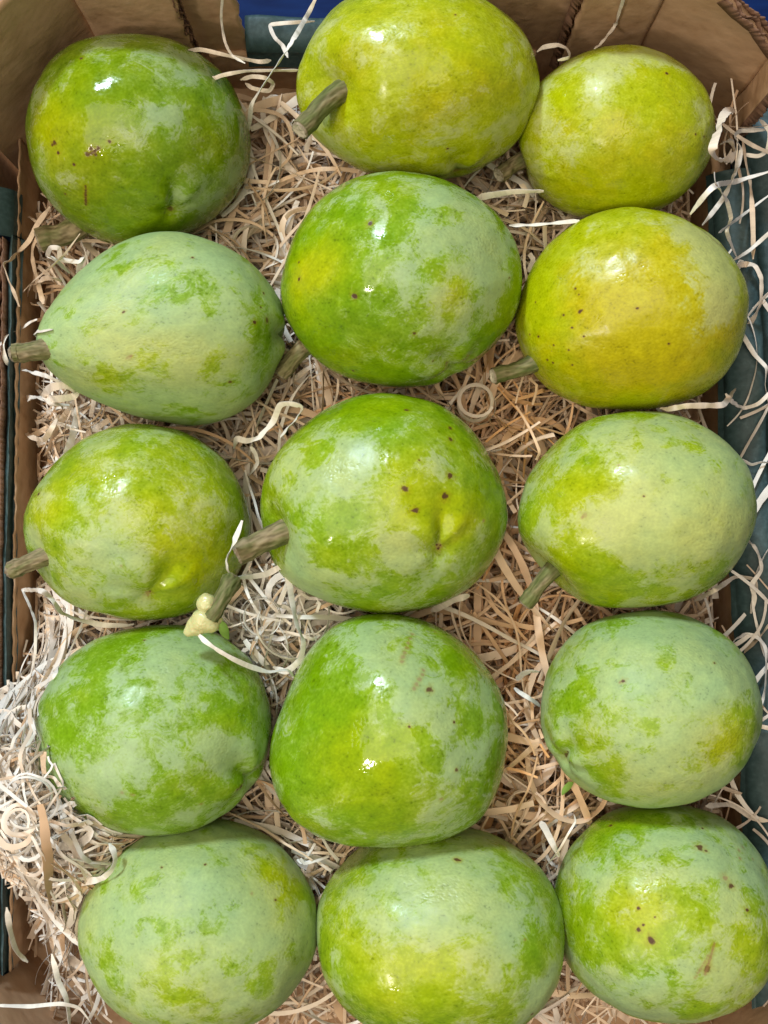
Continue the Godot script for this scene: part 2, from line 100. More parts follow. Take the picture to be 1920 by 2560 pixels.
	"at": Vector3(0.1060, 0.0600, 0.1469), "size": Vector3(0.0404, 0.0380, 0.0379), "seed": 15, "bloom": 0.18, "yellow": 0.15, "taper": 0.04, "dent": 0.02, "gloss": 0.35, "thick": 0.9, "square": 0.94,
	"axis": Vector3(-0.330, -0.566, 0.755),
	"waxy": [[Vector3(0.41, 0.60, -0.69), 0.41, 1], [Vector3(-0.49, 0.71, -0.51), 0.41, 0.50], [Vector3(0.18, 0.97, 0.14), 0.33, 0.90], [Vector3(-0.42, 0.71, 0.57), 0.46, 0.90], [Vector3(-0.82, 0.31, -0.48), 0.21, 0.40], [Vector3(0.71, 0.53, -0.46), 0.21, 0.40], [Vector3(-0.51, 0.19, -0.84), 0.33, -1], [Vector3(-0.81, 0.59, -0.01), 0.21, -0.90], [Vector3(-0.34, 0.92, -0.21), 0.37, -0.70], [Vector3(0.58, 0.82, -0.01), 0.25, -0.90], [Vector3(-0.45, 0.86, 0.22), 0.25, -0.80], [Vector3(0.10, 0.82, 0.57), 0.14, -1.3], [Vector3(-0.13, 0.99, -0.07), 0.17, -0.40]],
	"ripe": [[Vector3(-0.39, 0.88, -0.27), 0.37, 0.60], [Vector3(0.43, 0.90, 0.04), 0.46, 0.30]],
	"spots": [[Vector3(0.148, 0.620, -0.770), 0.041, 0.85], [Vector3(0.194, 0.642, -0.742), 0.021, 0.70], [Vector3(0.318, 0.784, -0.533), 0.037, 0.60], [Vector3(0.371, 0.802, -0.468), 0.033, 0.85], [Vector3(0.533, 0.470, -0.704), 0.021, 0.50], [Vector3(0.590, 0.389, -0.708), 0.021, 0.50], [Vector3(0.520, 0.550, -0.654), 0.019, 0.60], [Vector3(0.679, 0.413, -0.607), 0.017, 0.60], [Vector3(-0.400, 0.909, -0.113), 0.027, 1], [Vector3(-0.306, 0.951, -0.042), 0.037, 1], [Vector3(-0.398, 0.871, -0.288), 0.017, 1], [Vector3(-0.363, 0.918, -0.157), 0.012, 1], [Vector3(-0.270, 0.936, -0.228), 0.012, 0.80], [Vector3(-0.483, 0.176, -0.857), 0.025, 0.90], [Vector3(0.489, 0.833, -0.259), 0.021, 0.90], [Vector3(0.108, 0.981, 0.161), 0.037, 0.75], [Vector3(0.231, 0.393, -0.890), 0.012, 1], [Vector3(0.831, 0.292, -0.473), 0.012, 0.60], [Vector3(0.170, 0.985, -0.028), 0.017, 0.55], [Vector3(0.164, 0.986, -0.009), 0.017, 0.55], [Vector3(0.158, 0.987, 0.010), 0.017, 0.55], [Vector3(0.151, 0.988, 0.023), 0.017, 0.55], [Vector3(0.145, 0.989, 0.042), 0.017, 0.55], [Vector3(0.139, 0.988, 0.062), 0.017, 0.55], [Vector3(0.133, 0.988, 0.075), 0.018, 0.55], [Vector3(0.127, 0.987, 0.095), 0.018, 0.55], [Vector3(0.122, 0.986, 0.115), 0.018, 0.55], [Vector3(0.116, 0.985, 0.128), 0.018, 0.55], [Vector3(0.110, 0.983, 0.149), 0.018, 0.55], [Vector3(0.105, 0.980, 0.169), 0.018, 0.55], [Vector3(0.099, 0.978, 0.183), 0.018, 0.55], [Vector3(0.094, 0.974, 0.204), 0.019, 0.55], [Vector3(0.114, 0.992, 0.058), 0.015, 0.40], [Vector3(0.103, 0.992, 0.079), 0.015, 0.40], [Vector3(0.092, 0.991, 0.101), 0.015, 0.40], [Vector3(0.081, 0.990, 0.115), 0.015, 0.40], [Vector3(0.070, 0.988, 0.137), 0.015, 0.40], [Vector3(0.059, 0.985, 0.159), 0.015, 0.40], [Vector3(0.049, 0.984, 0.174), 0.015, 0.40], [Vector3(0.038, 0.980, 0.196), 0.015, 0.40], [Vector3(0.028, 0.975, 0.219), 0.015, 0.40], [Vector3(0.018, 0.972, 0.235), 0.015, 0.40]]},
]

# [label, width, paleness, path]
const LOOSE_SHAVINGS := [
	["thin white shaving hanging down the cardboard flap behind the olive fruit", 0.0012, 0.9, [Vector3(-0.0521, 0.0983, -0.1819), Vector3(-0.0571, 0.0713, -0.1824), Vector3(-0.0556, 0.0714, -0.1733), Vector3(-0.0517, 0.0801, -0.1643), Vector3(-0.0465, 0.0842, -0.1596)]],
	["long broad white shaving slanting in front of the big far fruit's side", 0.0022, 0.95, [Vector3(-0.0216, 0.0589, -0.1991), Vector3(-0.0262, 0.0533, -0.1931), Vector3(-0.0325, 0.0756, -0.1682), Vector3(-0.0386, 0.0800, -0.1564), Vector3(-0.0464, 0.0650, -0.1526), Vector3(-0.0493, 0.0500, -0.1487)]],
	["bent white shaving hooked over the green far rim", 0.0018, 0.85, [Vector3(-0.0237, 0.0533, -0.1900), Vector3(-0.0312, 0.0488, -0.1918), Vector3(-0.0414, 0.0465, -0.1918), Vector3(-0.0389, 0.0562, -0.1824), Vector3(-0.0351, 0.0633, -0.1757), Vector3(-0.0325, 0.0708, -0.1677)]],
	["twisted shaving lying across just under the green far rim", 0.0018, 0.75, [Vector3(-0.0684, 0.0774, -0.1669), Vector3(-0.0643, 0.0723, -0.1701), Vector3(-0.0525, 0.0741, -0.1667), Vector3(-0.0421, 0.0787, -0.1627), Vector3(-0.0385, 0.0738, -0.1654)]],
	["cream shaving running level between olive fruit and big far fruit", 0.0017, 0.8, [Vector3(-0.0628, 0.0750, -0.1560), Vector3(-0.0563, 0.0780, -0.1578), Vector3(-0.0476, 0.0780, -0.1595), Vector3(-0.0372, 0.0780, -0.1598), Vector3(-0.0273, 0.0750, -0.1611)]],
	["small cream ring curl below the green far rim", 0.0018, 0.75, [Vector3(-0.0502, 0.0680, -0.1607), Vector3(-0.0452, 0.0740, -0.1593), Vector3(-0.0406, 0.0740, -0.1588), Vector3(-0.0380, 0.0700, -0.1585), Vector3(-0.0401, 0.0660, -0.1574), Vector3(-0.0462, 0.0660, -0.1585), Vector3(-0.0490, 0.0640, -0.1611)]],
	["slim shaving leaning on the cardboard between the far flaps", 0.0016, 0.9, [Vector3(0.0873, 0.0938, -0.1810), Vector3(0.0878, 0.0871, -0.1811), Vector3(0.0890, 0.0668, -0.1814), Vector3(0.0828, 0.0741, -0.1719), Vector3(0.0794, 0.0784, -0.1664)]],
	["wide cream shaving coiled beside the speckled yellow-green fruit", 0.0042, 0.72, [Vector3(0.1372, 0.0560, -0.1538), Vector3(0.1279, 0.0737, -0.1459), Vector3(0.1197, 0.0897, -0.1317), Vector3(0.1170, 0.0940, -0.1250), Vector3(0.1225, 0.0825, -0.1258), Vector3(0.1317, 0.0649, -0.1316), Vector3(0.1353, 0.0592, -0.1375), Vector3(0.1311, 0.0671, -0.1381), Vector3(0.1247, 0.0787, -0.1325)]],
	["white shaving zigzagging from the corrugated corner down to the golden fruit", 0.0021, 0.95, [Vector3(0.1568, 0.0465, -0.1503), Vector3(0.1420, 0.0488, -0.1490), Vector3(0.1359, 0.0590, -0.1431), Vector3(0.1408, 0.0510, -0.1406), Vector3(0.1380, 0.0554, -0.1323), Vector3(0.1262, 0.0758, -0.1139), Vector3(0.1160, 0.0840, -0.1014)]],
	["white hooked loop of shaving outside the corrugated corner", 0.0019, 0.98, [Vector3(0.1426, 0.0465, -0.1408), Vector3(0.1481, 0.0488, -0.1390), Vector3(0.1510, 0.0510, -0.1406), Vector3(0.1520, 0.0510, -0.1478), Vector3(0.1489, 0.0488, -0.1534)]],
	["long tan shaving hanging straight down along the green side rim", 0.0024, 0.5, [Vector3(0.1427, 0.0476, -0.1462), Vector3(0.1434, 0.0488, -0.1367), Vector3(0.1450, 0.0488, -0.1287), Vector3(0.1457, 0.0488, -0.1185), Vector3(0.1464, 0.0476, -0.1080), Vector3(0.1466, 0.0465, -0.0992)]],
	["cream shaving bridging from yellow-green fruit out over the green rim", 0.0024, 0.9, [Vector3(0.1568, 0.0510, -0.1330), Vector3(0.1512, 0.0510, -0.1319), Vector3(0.1368, 0.0584, -0.1259), Vector3(0.1154, 0.0990, -0.1100), Vector3(0.1118, 0.0840, -0.1053)]],
	["wavy white shaving dangling between the two yellowish fruits and rim", 0.0018, 0.92, [Vector3(0.1163, 0.0977, -0.1156), Vector3(0.1168, 0.0974, -0.1119), Vector3(0.1278, 0.0745, -0.1130), Vector3(0.1322, 0.0653, -0.1095), Vector3(0.1287, 0.0713, -0.1030), Vector3(0.1332, 0.0623, -0.1002), Vector3(0.1386, 0.0517, -0.0985)]],
	["thin white sliver pointing over the rim above the golden fruit", 0.0013, 0.98, [Vector3(0.1585, 0.0510, -0.1268), Vector3(0.1511, 0.0510, -0.1225), Vector3(0.1438, 0.0488, -0.1172), Vector3(0.1216, 0.0847, -0.0984)]],
	["arched pinkish shaving beside the golden fruit and green rim", 0.0026, 0.7, [Vector3(0.1377, 0.0533, -0.0950), Vector3(0.1436, 0.0465, -0.0972), Vector3(0.1458, 0.0510, -0.0953), Vector3(0.1477, 0.0521, -0.0900), Vector3(0.1476, 0.0510, -0.0804), Vector3(0.1462, 0.0397, -0.0734)]],
	["short white shaving leaving the golden fruit's side over the rim", 0.0018, 0.9, [Vector3(0.1360, 0.0565, -0.0962), Vector3(0.1447, 0.0488, -0.1022), Vector3(0.1511, 0.0510, -0.1079), Vector3(0.1565, 0.0510, -0.1109)]],
	["white ribbon bending down the green rim below the golden fruit", 0.0022, 0.92, [Vector3(0.1429, 0.0420, -0.0714), Vector3(0.1429, 0.0465, -0.0684), Vector3(0.1469, 0.0465, -0.0617), Vector3(0.1508, 0.0476, -0.0566), Vector3(0.1507, 0.0465, -0.0498), Vector3(0.1523, 0.0454, -0.0433)]],
	["white curved shaving cupped on the green rim near the pale waxy fruit", 0.0021, 0.88, [Vector3(0.1543, 0.0476, -0.0493), Vector3(0.1510, 0.0488, -0.0459), Vector3(0.1472, 0.0476, -0.0424), Vector3(0.1420, 0.0465, -0.0411), Vector3(0.1325, 0.0623, -0.0417), Vector3(0.1288, 0.0676, -0.0437)]],
	["folded cream shaving between the golden fruit and pale waxy fruit", 0.0026, 0.72, [Vector3(0.1038, 0.0700, -0.0369), Vector3(0.1101, 0.0830, -0.0371), Vector3(0.1244, 0.0769, -0.0382), Vector3(0.1303, 0.0660, -0.0422), Vector3(0.1367, 0.0538, -0.0475)]],
	["curly white wisp crossing the green rim beside the pale waxy fruit", 0.0015, 1.0, [Vector3(0.1396, 0.0489, -0.0210), Vector3(0.1427, 0.0465, -0.0203), Vector3(0.1452, 0.0465, -0.0191), Vector3(0.1488, 0.0465, -0.0201), Vector3(0.1520, 0.0465, -0.0198)]],
	["looped white shaving draped on the rim below the pale waxy fruit", 0.0022, 0.92, [Vector3(0.1454, 0.0397, 0.0102), Vector3(0.1450, 0.0465, 0.0115), Vector3(0.1473, 0.0465, 0.0155), Vector3(0.1483, 0.0465, 0.0215), Vector3(0.1446, 0.0465, 0.0270), Vector3(0.1460, 0.0454, 0.0321), Vector3(0.1456, 0.0420, 0.0385)]],
	["cream shaving poking out under the pale waxy fruit toward the rim", 0.0022, 0.75, [Vector3(0.1215, 0.0500, 0.0333), Vector3(0.1247, 0.0658, 0.0286), Vector3(0.1392, 0.0445, 0.0241), Vector3(0.1461, 0.0443, 0.0253), Vector3(0.1483, 0.0420, 0.0295)]],
	["bright white arch of shaving on the rim above the bluish fruit", 0.002, 1.0, [Vector3(0.1325, 0.0566, 0.0503), Vector3(0.1361, 0.0533, 0.0475), Vector3(0.1419, 0.0465, 0.0464), Vector3(0.1460, 0.0476, 0.0472), Vector3(0.1491, 0.0476, 0.0514), Vector3(0.1494, 0.0476, 0.0576), Vector3(0.1493, 0.0465, 0.0662), Vector3(0.1478, 0.0465, 0.0737)]],
	["straight tan shaving slanting up the rim beside the bluish fruit", 0.0022, 0.6, [Vector3(0.1429, 0.0348, 0.0555), Vector3(0.1471, 0.0443, 0.0487), Vector3(0.1512, 0.0465, 0.0423)]],
	["short cream shaving tip resting on the bluish fruit's flank", 0.0022, 0.7, [Vector3(0.1446, 0.0420, 0.0807), Vector3(0.1472, 0.0454, 0.0814), Vector3(0.1557, 0.0465, 0.0834)]],
	["tan shaving bent into a hairpin below the bluish fruit", 0.0024, 0.6, [Vector3(0.1476, 0.0341, 0.0963), Vector3(0.1481, 0.0341, 0.1017), Vector3(0.1489, 0.0330, 0.1077), Vector3(0.1507, 0.0307, 0.1137), Vector3(0.1496, 0.0262, 0.1176), Vector3(0.1467, 0.0240, 0.1148), Vector3(0.1393, 0.0350, 0.1086)]],
	["long shaving sweeping from bluish fruit across the green rim's lower stretch", 0.0025, 0.75, [Vector3(0.1220, 0.0600, 0.1087), Vector3(0.1369, 0.0426, 0.1122), Vector3(0.1451, 0.0420, 0.1171), Vector3(0.1507, 0.0454, 0.1176)]],
	["tan shaving twisting from olive fruit's stem up onto the torn rim", 0.0023, 0.55, [Vector3(-0.1266, 0.0482, -0.1194), Vector3(-0.1341, 0.0405, -0.1144), Vector3(-0.1382, 0.0370, -0.1093), Vector3(-0.1423, 0.0375, -0.1044), Vector3(-0.1426, 0.0465, -0.0988), Vector3(-0.1441, 0.0488, -0.0966), Vector3(-0.1419, 0.0499, -0.0905), Vector3(-0.1401, 0.0488, -0.0859), Vector3(-0.1394, 0.0443, -0.0812)]],
	["thin straight shaving slanting across the gap above the pear-shaped fruit", 0.0009, 0.5, [Vector3(-0.1088, 0.0700, -0.1024), Vector3(-0.1130, 0.0740, -0.0940), Vector3(-0.1172, 0.0760, -0.0888), Vector3(-0.1342, 0.0450, -0.0905), Vector3(-0.1430, 0.0307, -0.0895)]],
	["broad tan shaving dropping beside the pear-shaped fruit's shoulder", 0.0027, 0.5, [Vector3(-0.1338, 0.0384, -0.1115), Vector3(-0.1369, 0.0358, -0.1076), Vector3(-0.1371, 0.0363, -0.1027), Vector3(-0.1343, 0.0396, -0.0938), Vector3(-0.1307, 0.0421, -0.0826)]],
	["tan shaving arched by the wall above the pear-shaped fruit", 0.0024, 0.45, [Vector3(-0.1184, 0.0600, -0.0873), Vector3(-0.1197, 0.0660, -0.0870), Vector3(-0.1265, 0.0553, -0.0894), Vector3(-0.1388, 0.0329, -0.0916), Vector3(-0.1476, 0.0150, -0.0887)]],
	["shaving looped in a circle near the olive fruit's stem", 0.0015, 0.55, [Vector3(-0.1331, 0.0405, -0.1146), Vector3(-0.1433, 0.0235, -0.1230), Vector3(-0.1492, 0.0172, -0.1222), Vector3(-0.1495, 0.0150, -0.1184), Vector3(-0.1393, 0.0298, -0.1112), Vector3(-0.1285, 0.0491, -0.1012)]],
	["pale ribbon ring standing between the stem and pear-shaped fruit", 0.0022, 0.85, [Vector3(-0.1154, 0.0600, -0.0903), Vector3(-0.1186, 0.0680, -0.0934), Vector3(-0.1218, 0.0661, -0.0953), Vector3(-0.1176, 0.0760, -0.0955), Vector3(-0.1146, 0.0760, -0.0952), Vector3(-0.1151, 0.0720, -0.0924), Vector3(-0.1092, 0.0700, -0.0919), Vector3(-0.1078, 0.0700, -0.0933), Vector3(-0.1121, 0.0620, -0.0898)]],
	["white shaving bowed round the pear-shaped fruit's stem", 0.0021, 0.95, [Vector3(-0.1336, 0.0405, -0.0769), Vector3(-0.1372, 0.0373, -0.0765), Vector3(-0.1434, 0.0307, -0.0750), Vector3(-0.1459, 0.0397, -0.0706), Vector3(-0.1467, 0.0420, -0.0658), Vector3(-0.1454, 0.0397, -0.0598), Vector3(-0.1427, 0.0307, -0.0587), Vector3(-0.1228, 0.0624, -0.0510), Vector3(-0.1150, 0.0600, -0.0472)]],
	["short pale chip stuck across the pear-shaped fruit's narrow tip", 0.0026, 0.78, [Vector3(-0.1309, 0.0510, -0.0693), Vector3(-0.1258, 0.0629, -0.0664), Vector3(-0.1174, 0.0810, -0.0635), Vector3(-0.1100, 0.0940, -0.0620)]],
	["cream curl rolled in a loop under the pear-shaped fruit", 0.0034, 0.85, [Vector3(-0.1472, 0.0150, -0.0487), Vector3(-0.1291, 0.0511, -0.0446), Vector3(-0.1160, 0.0740, -0.0408), Vector3(-0.1099, 0.0730, -0.0419), Vector3(-0.1082, 0.0760, -0.0438), Vector3(-0.1115, 0.0780, -0.0450), Vector3(-0.1168, 0.0770, -0.0444), Vector3(-0.1231, 0.0630, -0.0433), Vector3(-0.1185, 0.0700, -0.0396), Vector3(-0.1132, 0.0660, -0.0396)]],
	["tan shaving curving below the cream curl beside the carton wall", 0.0024, 0.6, [Vector3(-0.1497, 0.0105, -0.0421), Vector3(-0.1474, 0.0150, -0.0373), Vector3(-0.1397, 0.0291, -0.0320), Vector3(-0.1258, 0.0553, -0.0279), Vector3(-0.1196, 0.0660, -0.0311), Vector3(-0.1187, 0.0600, -0.0369)]],
	["upright zigzag cream shaving between pear-shaped and central fruit", 0.0027, 0.92, [Vector3(-0.0546, 0.0500, -0.0250), Vector3(-0.0523, 0.0580, -0.0279), Vector3(-0.0478, 0.0620, -0.0268), Vector3(-0.0428, 0.0680, -0.0276), Vector3(-0.0367, 0.0780, -0.0322), Vector3(-0.0336, 0.0850, -0.0370), Vector3(-0.0296, 0.0880, -0.0372), Vector3(-0.0262, 0.0860, -0.0362), Vector3(-0.0276, 0.0800, -0.0338), Vector3(-0.0319, 0.0720, -0.0304), Vector3(-0.0352, 0.0660, -0.0278)]],
	["small bent shaving tail standing under the upright zigzag one", 0.002, 0.92, [Vector3(-0.0491, 0.0480, -0.0148), Vector3(-0.0465, 0.0540, -0.0167), Vector3(-0.0448, 0.0560, -0.0190), Vector3(-0.0453, 0.0580, -0.0223), Vector3(-0.0470, 0.0600, -0.0249)]],
	["white tapered shaving rising beside the central fruit's stem end", 0.0028, 0.97, [Vector3(-0.0448, 0.1000, 0.0039), Vector3(-0.0463, 0.0990, 0.0079), Vector3(-0.0485, 0.0960, 0.0120), Vector3(-0.0512, 0.0900, 0.0169), Vector3(-0.0516, 0.0850, 0.0210), Vector3(-0.0495, 0.0800, 0.0234), Vector3(-0.0442, 0.0760, 0.0233), Vector3(-0.0392, 0.0760, 0.0225), Vector3(-0.0341, 0.0780, 0.0201), Vector3(-0.0319, 0.0780, 0.0221)]],
	["long white ribbon bending through the tangle under the central fruit", 0.0029, 1.0, [Vector3(-0.0332, 0.0750, 0.0202), Vector3(-0.0311, 0.0760, 0.0253), Vector3(-0.0301, 0.0740, 0.0325), Vector3(-0.0285, 0.0740, 0.0403), Vector3(-0.0260, 0.0740, 0.0470), Vector3(-0.0273, 0.0720, 0.0534), Vector3(-0.0325, 0.0700, 0.0578), Vector3(-0.0376, 0.0660, 0.0566)]],
	["white shaving trailing from the broken stem over the mottled fruit", 0.0022, 1.0, [Vector3(-0.0614, 0.0930, 0.0417), Vector3(-0.0579, 0.0980, 0.0442), Vector3(-0.0530, 0.0990, 0.0475), Vector3(-0.0480, 0.0960, 0.0509), Vector3(-0.0432, 0.0900, 0.0540), Vector3(-0.0375, 0.0830, 0.0566), Vector3(-0.0315, 0.0780, 0.0566), Vector3(-0.0280, 0.0700, 0.0612)]],
	["thin white shaving dangling in a long bow by the carton wall", 0.0013, 0.95, [Vector3(-0.1374, 0.0396, 0.0305), Vector3(-0.1389, 0.0386, 0.0295), Vector3(-0.1331, 0.0483, 0.0346), Vector3(-0.1273, 0.0585, 0.0410), Vector3(-0.1276, 0.0574, 0.0526), Vector3(-0.1321, 0.0482, 0.0616), Vector3(-0.1373, 0.0382, 0.0680), Vector3(-0.1352, 0.0406, 0.0736), Vector3(-0.1319, 0.0440, 0.0788)]],
	["white shaving tucked flat below the puckered yellowish fruit", 0.0024, 0.92, [Vector3(-0.1398, 0.0364, 0.0295), Vector3(-0.1228, 0.0657, 0.0290), Vector3(-0.1154, 0.0760, 0.0324), Vector3(-0.1143, 0.0700, 0.0364), Vector3(-0.1104, 0.0640, 0.0394), Vector3(-0.1012, 0.0600, 0.0418), Vector3(-0.0904, 0.0580, 0.0419)]],
	["pale ribbon stretched from mottled fruit over the torn rim", 0.0024, 0.9, [Vector3(-0.1128, 0.0700, 0.0573), Vector3(-0.1141, 0.0780, 0.0589), Vector3(-0.1311, 0.0518, 0.0680), Vector3(-0.1403, 0.0476, 0.0753), Vector3(-0.1473, 0.0476, 0.0814)]],
	["bright white shaving cross flap between vivid green and bluish fruit", 0.0026, 1.0, [Vector3(0.0535, 0.0500, 0.0632), Vector3(0.0552, 0.0560, 0.0604), Vector3(0.0573, 0.0600, 0.0589), Vector3(0.0607, 0.0580, 0.0595)]],
	["bright white chip below the cross flap beside the vivid green fruit", 0.0026, 1.0, [Vector3(0.0528, 0.0500, 0.0663), Vector3(0.0539, 0.0550, 0.0673), Vector3(0.0578, 0.0560, 0.0697), Vector3(0.0623, 0.0500, 0.0730)]],
	["cream ribbon tip lifted out of the wool below the spotted central fruit", 0.0032, 0.75, [Vector3(0.0208, 0.0560, 0.0368), Vector3(0.0238, 0.0600, 0.0352), Vector3(0.0279, 0.0640, 0.0328), Vector3(0.0320, 0.0660, 0.0312), Vector3(0.0345, 0.0640, 0.0309)]],
	["white-edged shaving hooking up against the heavily waxed fruit", 0.0028, 0.95, [Vector3(-0.1087, 0.0740, 0.1328), Vector3(-0.1040, 0.0780, 0.1312), Vector3(-0.0999, 0.0800, 0.1301), Vector3(-0.0950, 0.0830, 0.1281), Vector3(-0.0917, 0.0850, 0.1249), Vector3(-0.0900, 0.0860, 0.1213), Vector3(-0.0907, 0.0860, 0.1180), Vector3(-0.0926, 0.0840, 0.1160)]],
	["white shaving hanging down the bare front corner cardboard", 0.0024, 0.95, [Vector3(-0.1164, 0.0700, 0.1589), Vector3(-0.1159, 0.0680, 0.1641), Vector3(-0.1150, 0.0660, 0.1706), Vector3(-0.1127, 0.0650, 0.1763), Vector3(-0.1119, 0.0640, 0.1819), Vector3(-0.1119, 0.0620, 0.1894)]],
	["long thin shaving crossing the bare front corner cardboard", 0.0016, 0.95, [Vector3(-0.1346, 0.0800, 0.1728), Vector3(-0.1314, 0.0800, 0.1732), Vector3(-0.1213, 0.0780, 0.1743), Vector3(-0.1113, 0.0760, 0.1742), Vector3(-0.1058, 0.0720, 0.1774), Vector3(-0.1025, 0.0680, 0.1846), Vector3(-0.1032, 0.0600, 0.1927)]],
	["pale shaving tip drooping from the spilled clump onto front cardboard", 0.0024, 0.85, [Vector3(-0.1260, 0.0900, 0.1360), Vector3(-0.1264, 0.0860, 0.1438), Vector3(-0.1268, 0.0800, 0.1521), Vector3(-0.1261, 0.0760, 0.1570), Vector3(-0.1237, 0.0740, 0.1604)]],
	["cream flake standing between squarish and pitted fruit", 0.0032, 0.8, [Vector3(0.0610, 0.0600, 0.1143), Vector3(0.0621, 0.0660, 0.1162), Vector3(0.0640, 0.0700, 0.1202), Vector3(0.0665, 0.0680, 0.1248)]],
	["thin curled shaving arching over the wool beside the pitted fruit", 0.001, 0.8, [Vector3(0.0630, 0.0600, 0.1304), Vector3(0.0657, 0.0700, 0.1226), Vector3(0.0686, 0.0760, 0.1145), Vector3(0.0714, 0.0740, 0.1109), Vector3(0.0716, 0.0700, 0.1094)]],
	["cream shaving pointing past the yellow-green fruit's stem", 0.003, 0.85, [Vector3(0.0372, 0.0700, -0.1156), Vector3(0.0417, 0.0760, -0.1148), Vector3(0.0496, 0.0800, -0.1147), Vector3(0.0603, 0.0800, -0.1149)]],
	["level cream shaving above the golden fruit's upper edge", 0.0022, 0.85, [Vector3(0.0493, 0.0680, -0.1060), Vector3(0.0570, 0.0740, -0.1044), Vector3(0.0652, 0.0760, -0.1045), Vector3(0.0742, 0.0740, -0.1060)]],
	["small white arc of shaving between big far and speckled fruits", 0.002, 0.9, [Vector3(0.0606, 0.0628, -0.1736), Vector3(0.0632, 0.0630, -0.1753), Vector3(0.0682, 0.0648, -0.1752), Vector3(0.0708, 0.0708, -0.1706), Vector3(0.0698, 0.0783, -0.1644), Vector3(0.0660, 0.0779, -0.1636)]],
]

const TEX_W := 896
const TEX_H := 512

var made := {}
var fruit_data: Array = []
var work: Array = []
var kraft: StandardMaterial3D
var kraft_worn: StandardMaterial3D
var green_paper: StandardMaterial3D
var wood: StandardMaterial3D
var bark: StandardMaterial3D


func _ready() -> void:
	var cam := Camera3D.new()
	cam.name = "camera"
	cam.fov = 50.0
	cam.near = 0.02
	cam.far = 40.0
	cam.position = Vector3(0.003, 0.47, 0.014)
	cam.rotation_degrees = Vector3(-88.0, 0, 0)
	add_child(cam)
	cam.current = true

	var env := Environment.new()
	env.background_mode = Environment.BG_COLOR
	env.background_color = Color(0.165, 0.165, 0.17).linear_to_srgb()
	env.tonemap_mode = Environment.TONE_MAPPER_LINEAR
	env.tonemap_exposure = 1.06
	env.sdfgi_enabled = true
	env.ssao_enabled = true
	env.ssil_enabled = true
	var we := WorldEnvironment.new()
	we.name = "surroundings"
	we.environment = env
	add_child(we)

	area_lamp("shop_front_daylight", Vector3(-1.25, 2.75, -2.55), Vector3(0, 0.05, 0), Vector2(0.5, 0.36), Color(0.85, 0.93, 1.0), 13.0)
	area_lamp("ceiling_lamp_light", Vector3(-0.55, 2.3, 0.10), Vector3(0.0, 0.05, 0), Vector2(1.9, 2.2), Color(1.0, 0.94, 0.85), 4.2)
	area_lamp("side_lamp_light", Vector3(-1.2, 1.75, 1.1), Vector3(0, 0.05, 0), Vector2(0.2, 0.16), Color(1.0, 0.95, 0.88), 1.2)

	make_materials()
	build_ground()
	build_carton()
	for i in FRUITS.size():
		fruit_data.append(prepare_fruit(i))
	work.resize(FRUITS.size())
	var job := WorkerThreadPool.add_group_task(shape_and_paint, FRUITS.size())
	build_wool()
	build_loose_shavings()
	WorkerThreadPool.wait_for_group_task_completion(job)
	for i in FRUITS.size():
		place_fruit(i)
	build_broken_stem()


# ------------------------------------------------------------------ helpers

func area_lamp(called: String, at: Vector3, target: Vector3, size: Vector2, tint: Color, energy: float) -> void:
	var l := AreaLight3D.new()
	l.name = called
	l.area_size = size
	l.area_normalize_energy = true
	l.light_color = tint
	l.light_energy = energy
	l.shadow_enabled = true
	l.area_range = 12.0
	add_child(l)
	l.look_at_from_position(at, target, Vector3.RIGHT)


func numbered(called: String) -> String:
	var n: int = made.get(called, 0)
	made[called] = n + 1
	return called if n == 0 else "%s_%03d" % [called, n]


func thing(called: String, label: String, category: String, at: Vector3, group := "") -> Node3D:
	var o := Node3D.new()
	o.name = numbered(called)
	o.position = at
	add_child(o)
	tag(o, label, category, group)
	return o


func tag(o: Node, label: String, category: String, group := "") -> void:
	o.set_meta("label", label)
	o.set_meta("category", category)
	if group:
		o.set_meta("group", group)


func part(called: String, mesh: Mesh, m: Material, parent: Node) -> MeshInstance3D:
	var o := MeshInstance3D.new()
	o.name = called
	o.mesh = mesh
	o.material_override = m
	parent.add_child(o, true)
	return o


func array_mesh(v: PackedVector3Array, n: PackedVector3Array, ix: PackedInt32Array, uv := PackedVector2Array(), c := PackedColorArray()) -> ArrayMesh:
	var a := []
	a.resize(Mesh.ARRAY_MAX)
	a[Mesh.ARRAY_VERTEX] = v
	a[Mesh.ARRAY_NORMAL] = n
	a[Mesh.ARRAY_INDEX] = ix
	if uv.size():
		a[Mesh.ARRAY_TEX_UV] = uv
	if c.size():
		a[Mesh.ARRAY_COLOR] = c
	var m := ArrayMesh.new()
	m.add_surface_from_arrays(Mesh.PRIMITIVE_TRIANGLES, a)
	return m


func noise(seed_: int, freq: float, octaves: int, warp := 0.0) -> FastNoiseLite:
	var n := FastNoiseLite.new()
	n.seed = seed_
	n.noise_type = FastNoiseLite.TYPE_SIMPLEX_SMOOTH
	n.frequency = freq
	n.fractal_type = FastNoiseLite.FRACTAL_FBM
	n.fractal_octaves = octaves
	if warp > 0.0:
		n.domain_warp_enabled = true
		n.domain_warp_amplitude = warp
		n.domain_warp_frequency = freq * 1.3
		n.domain_warp_fractal_octaves = 3
	return n


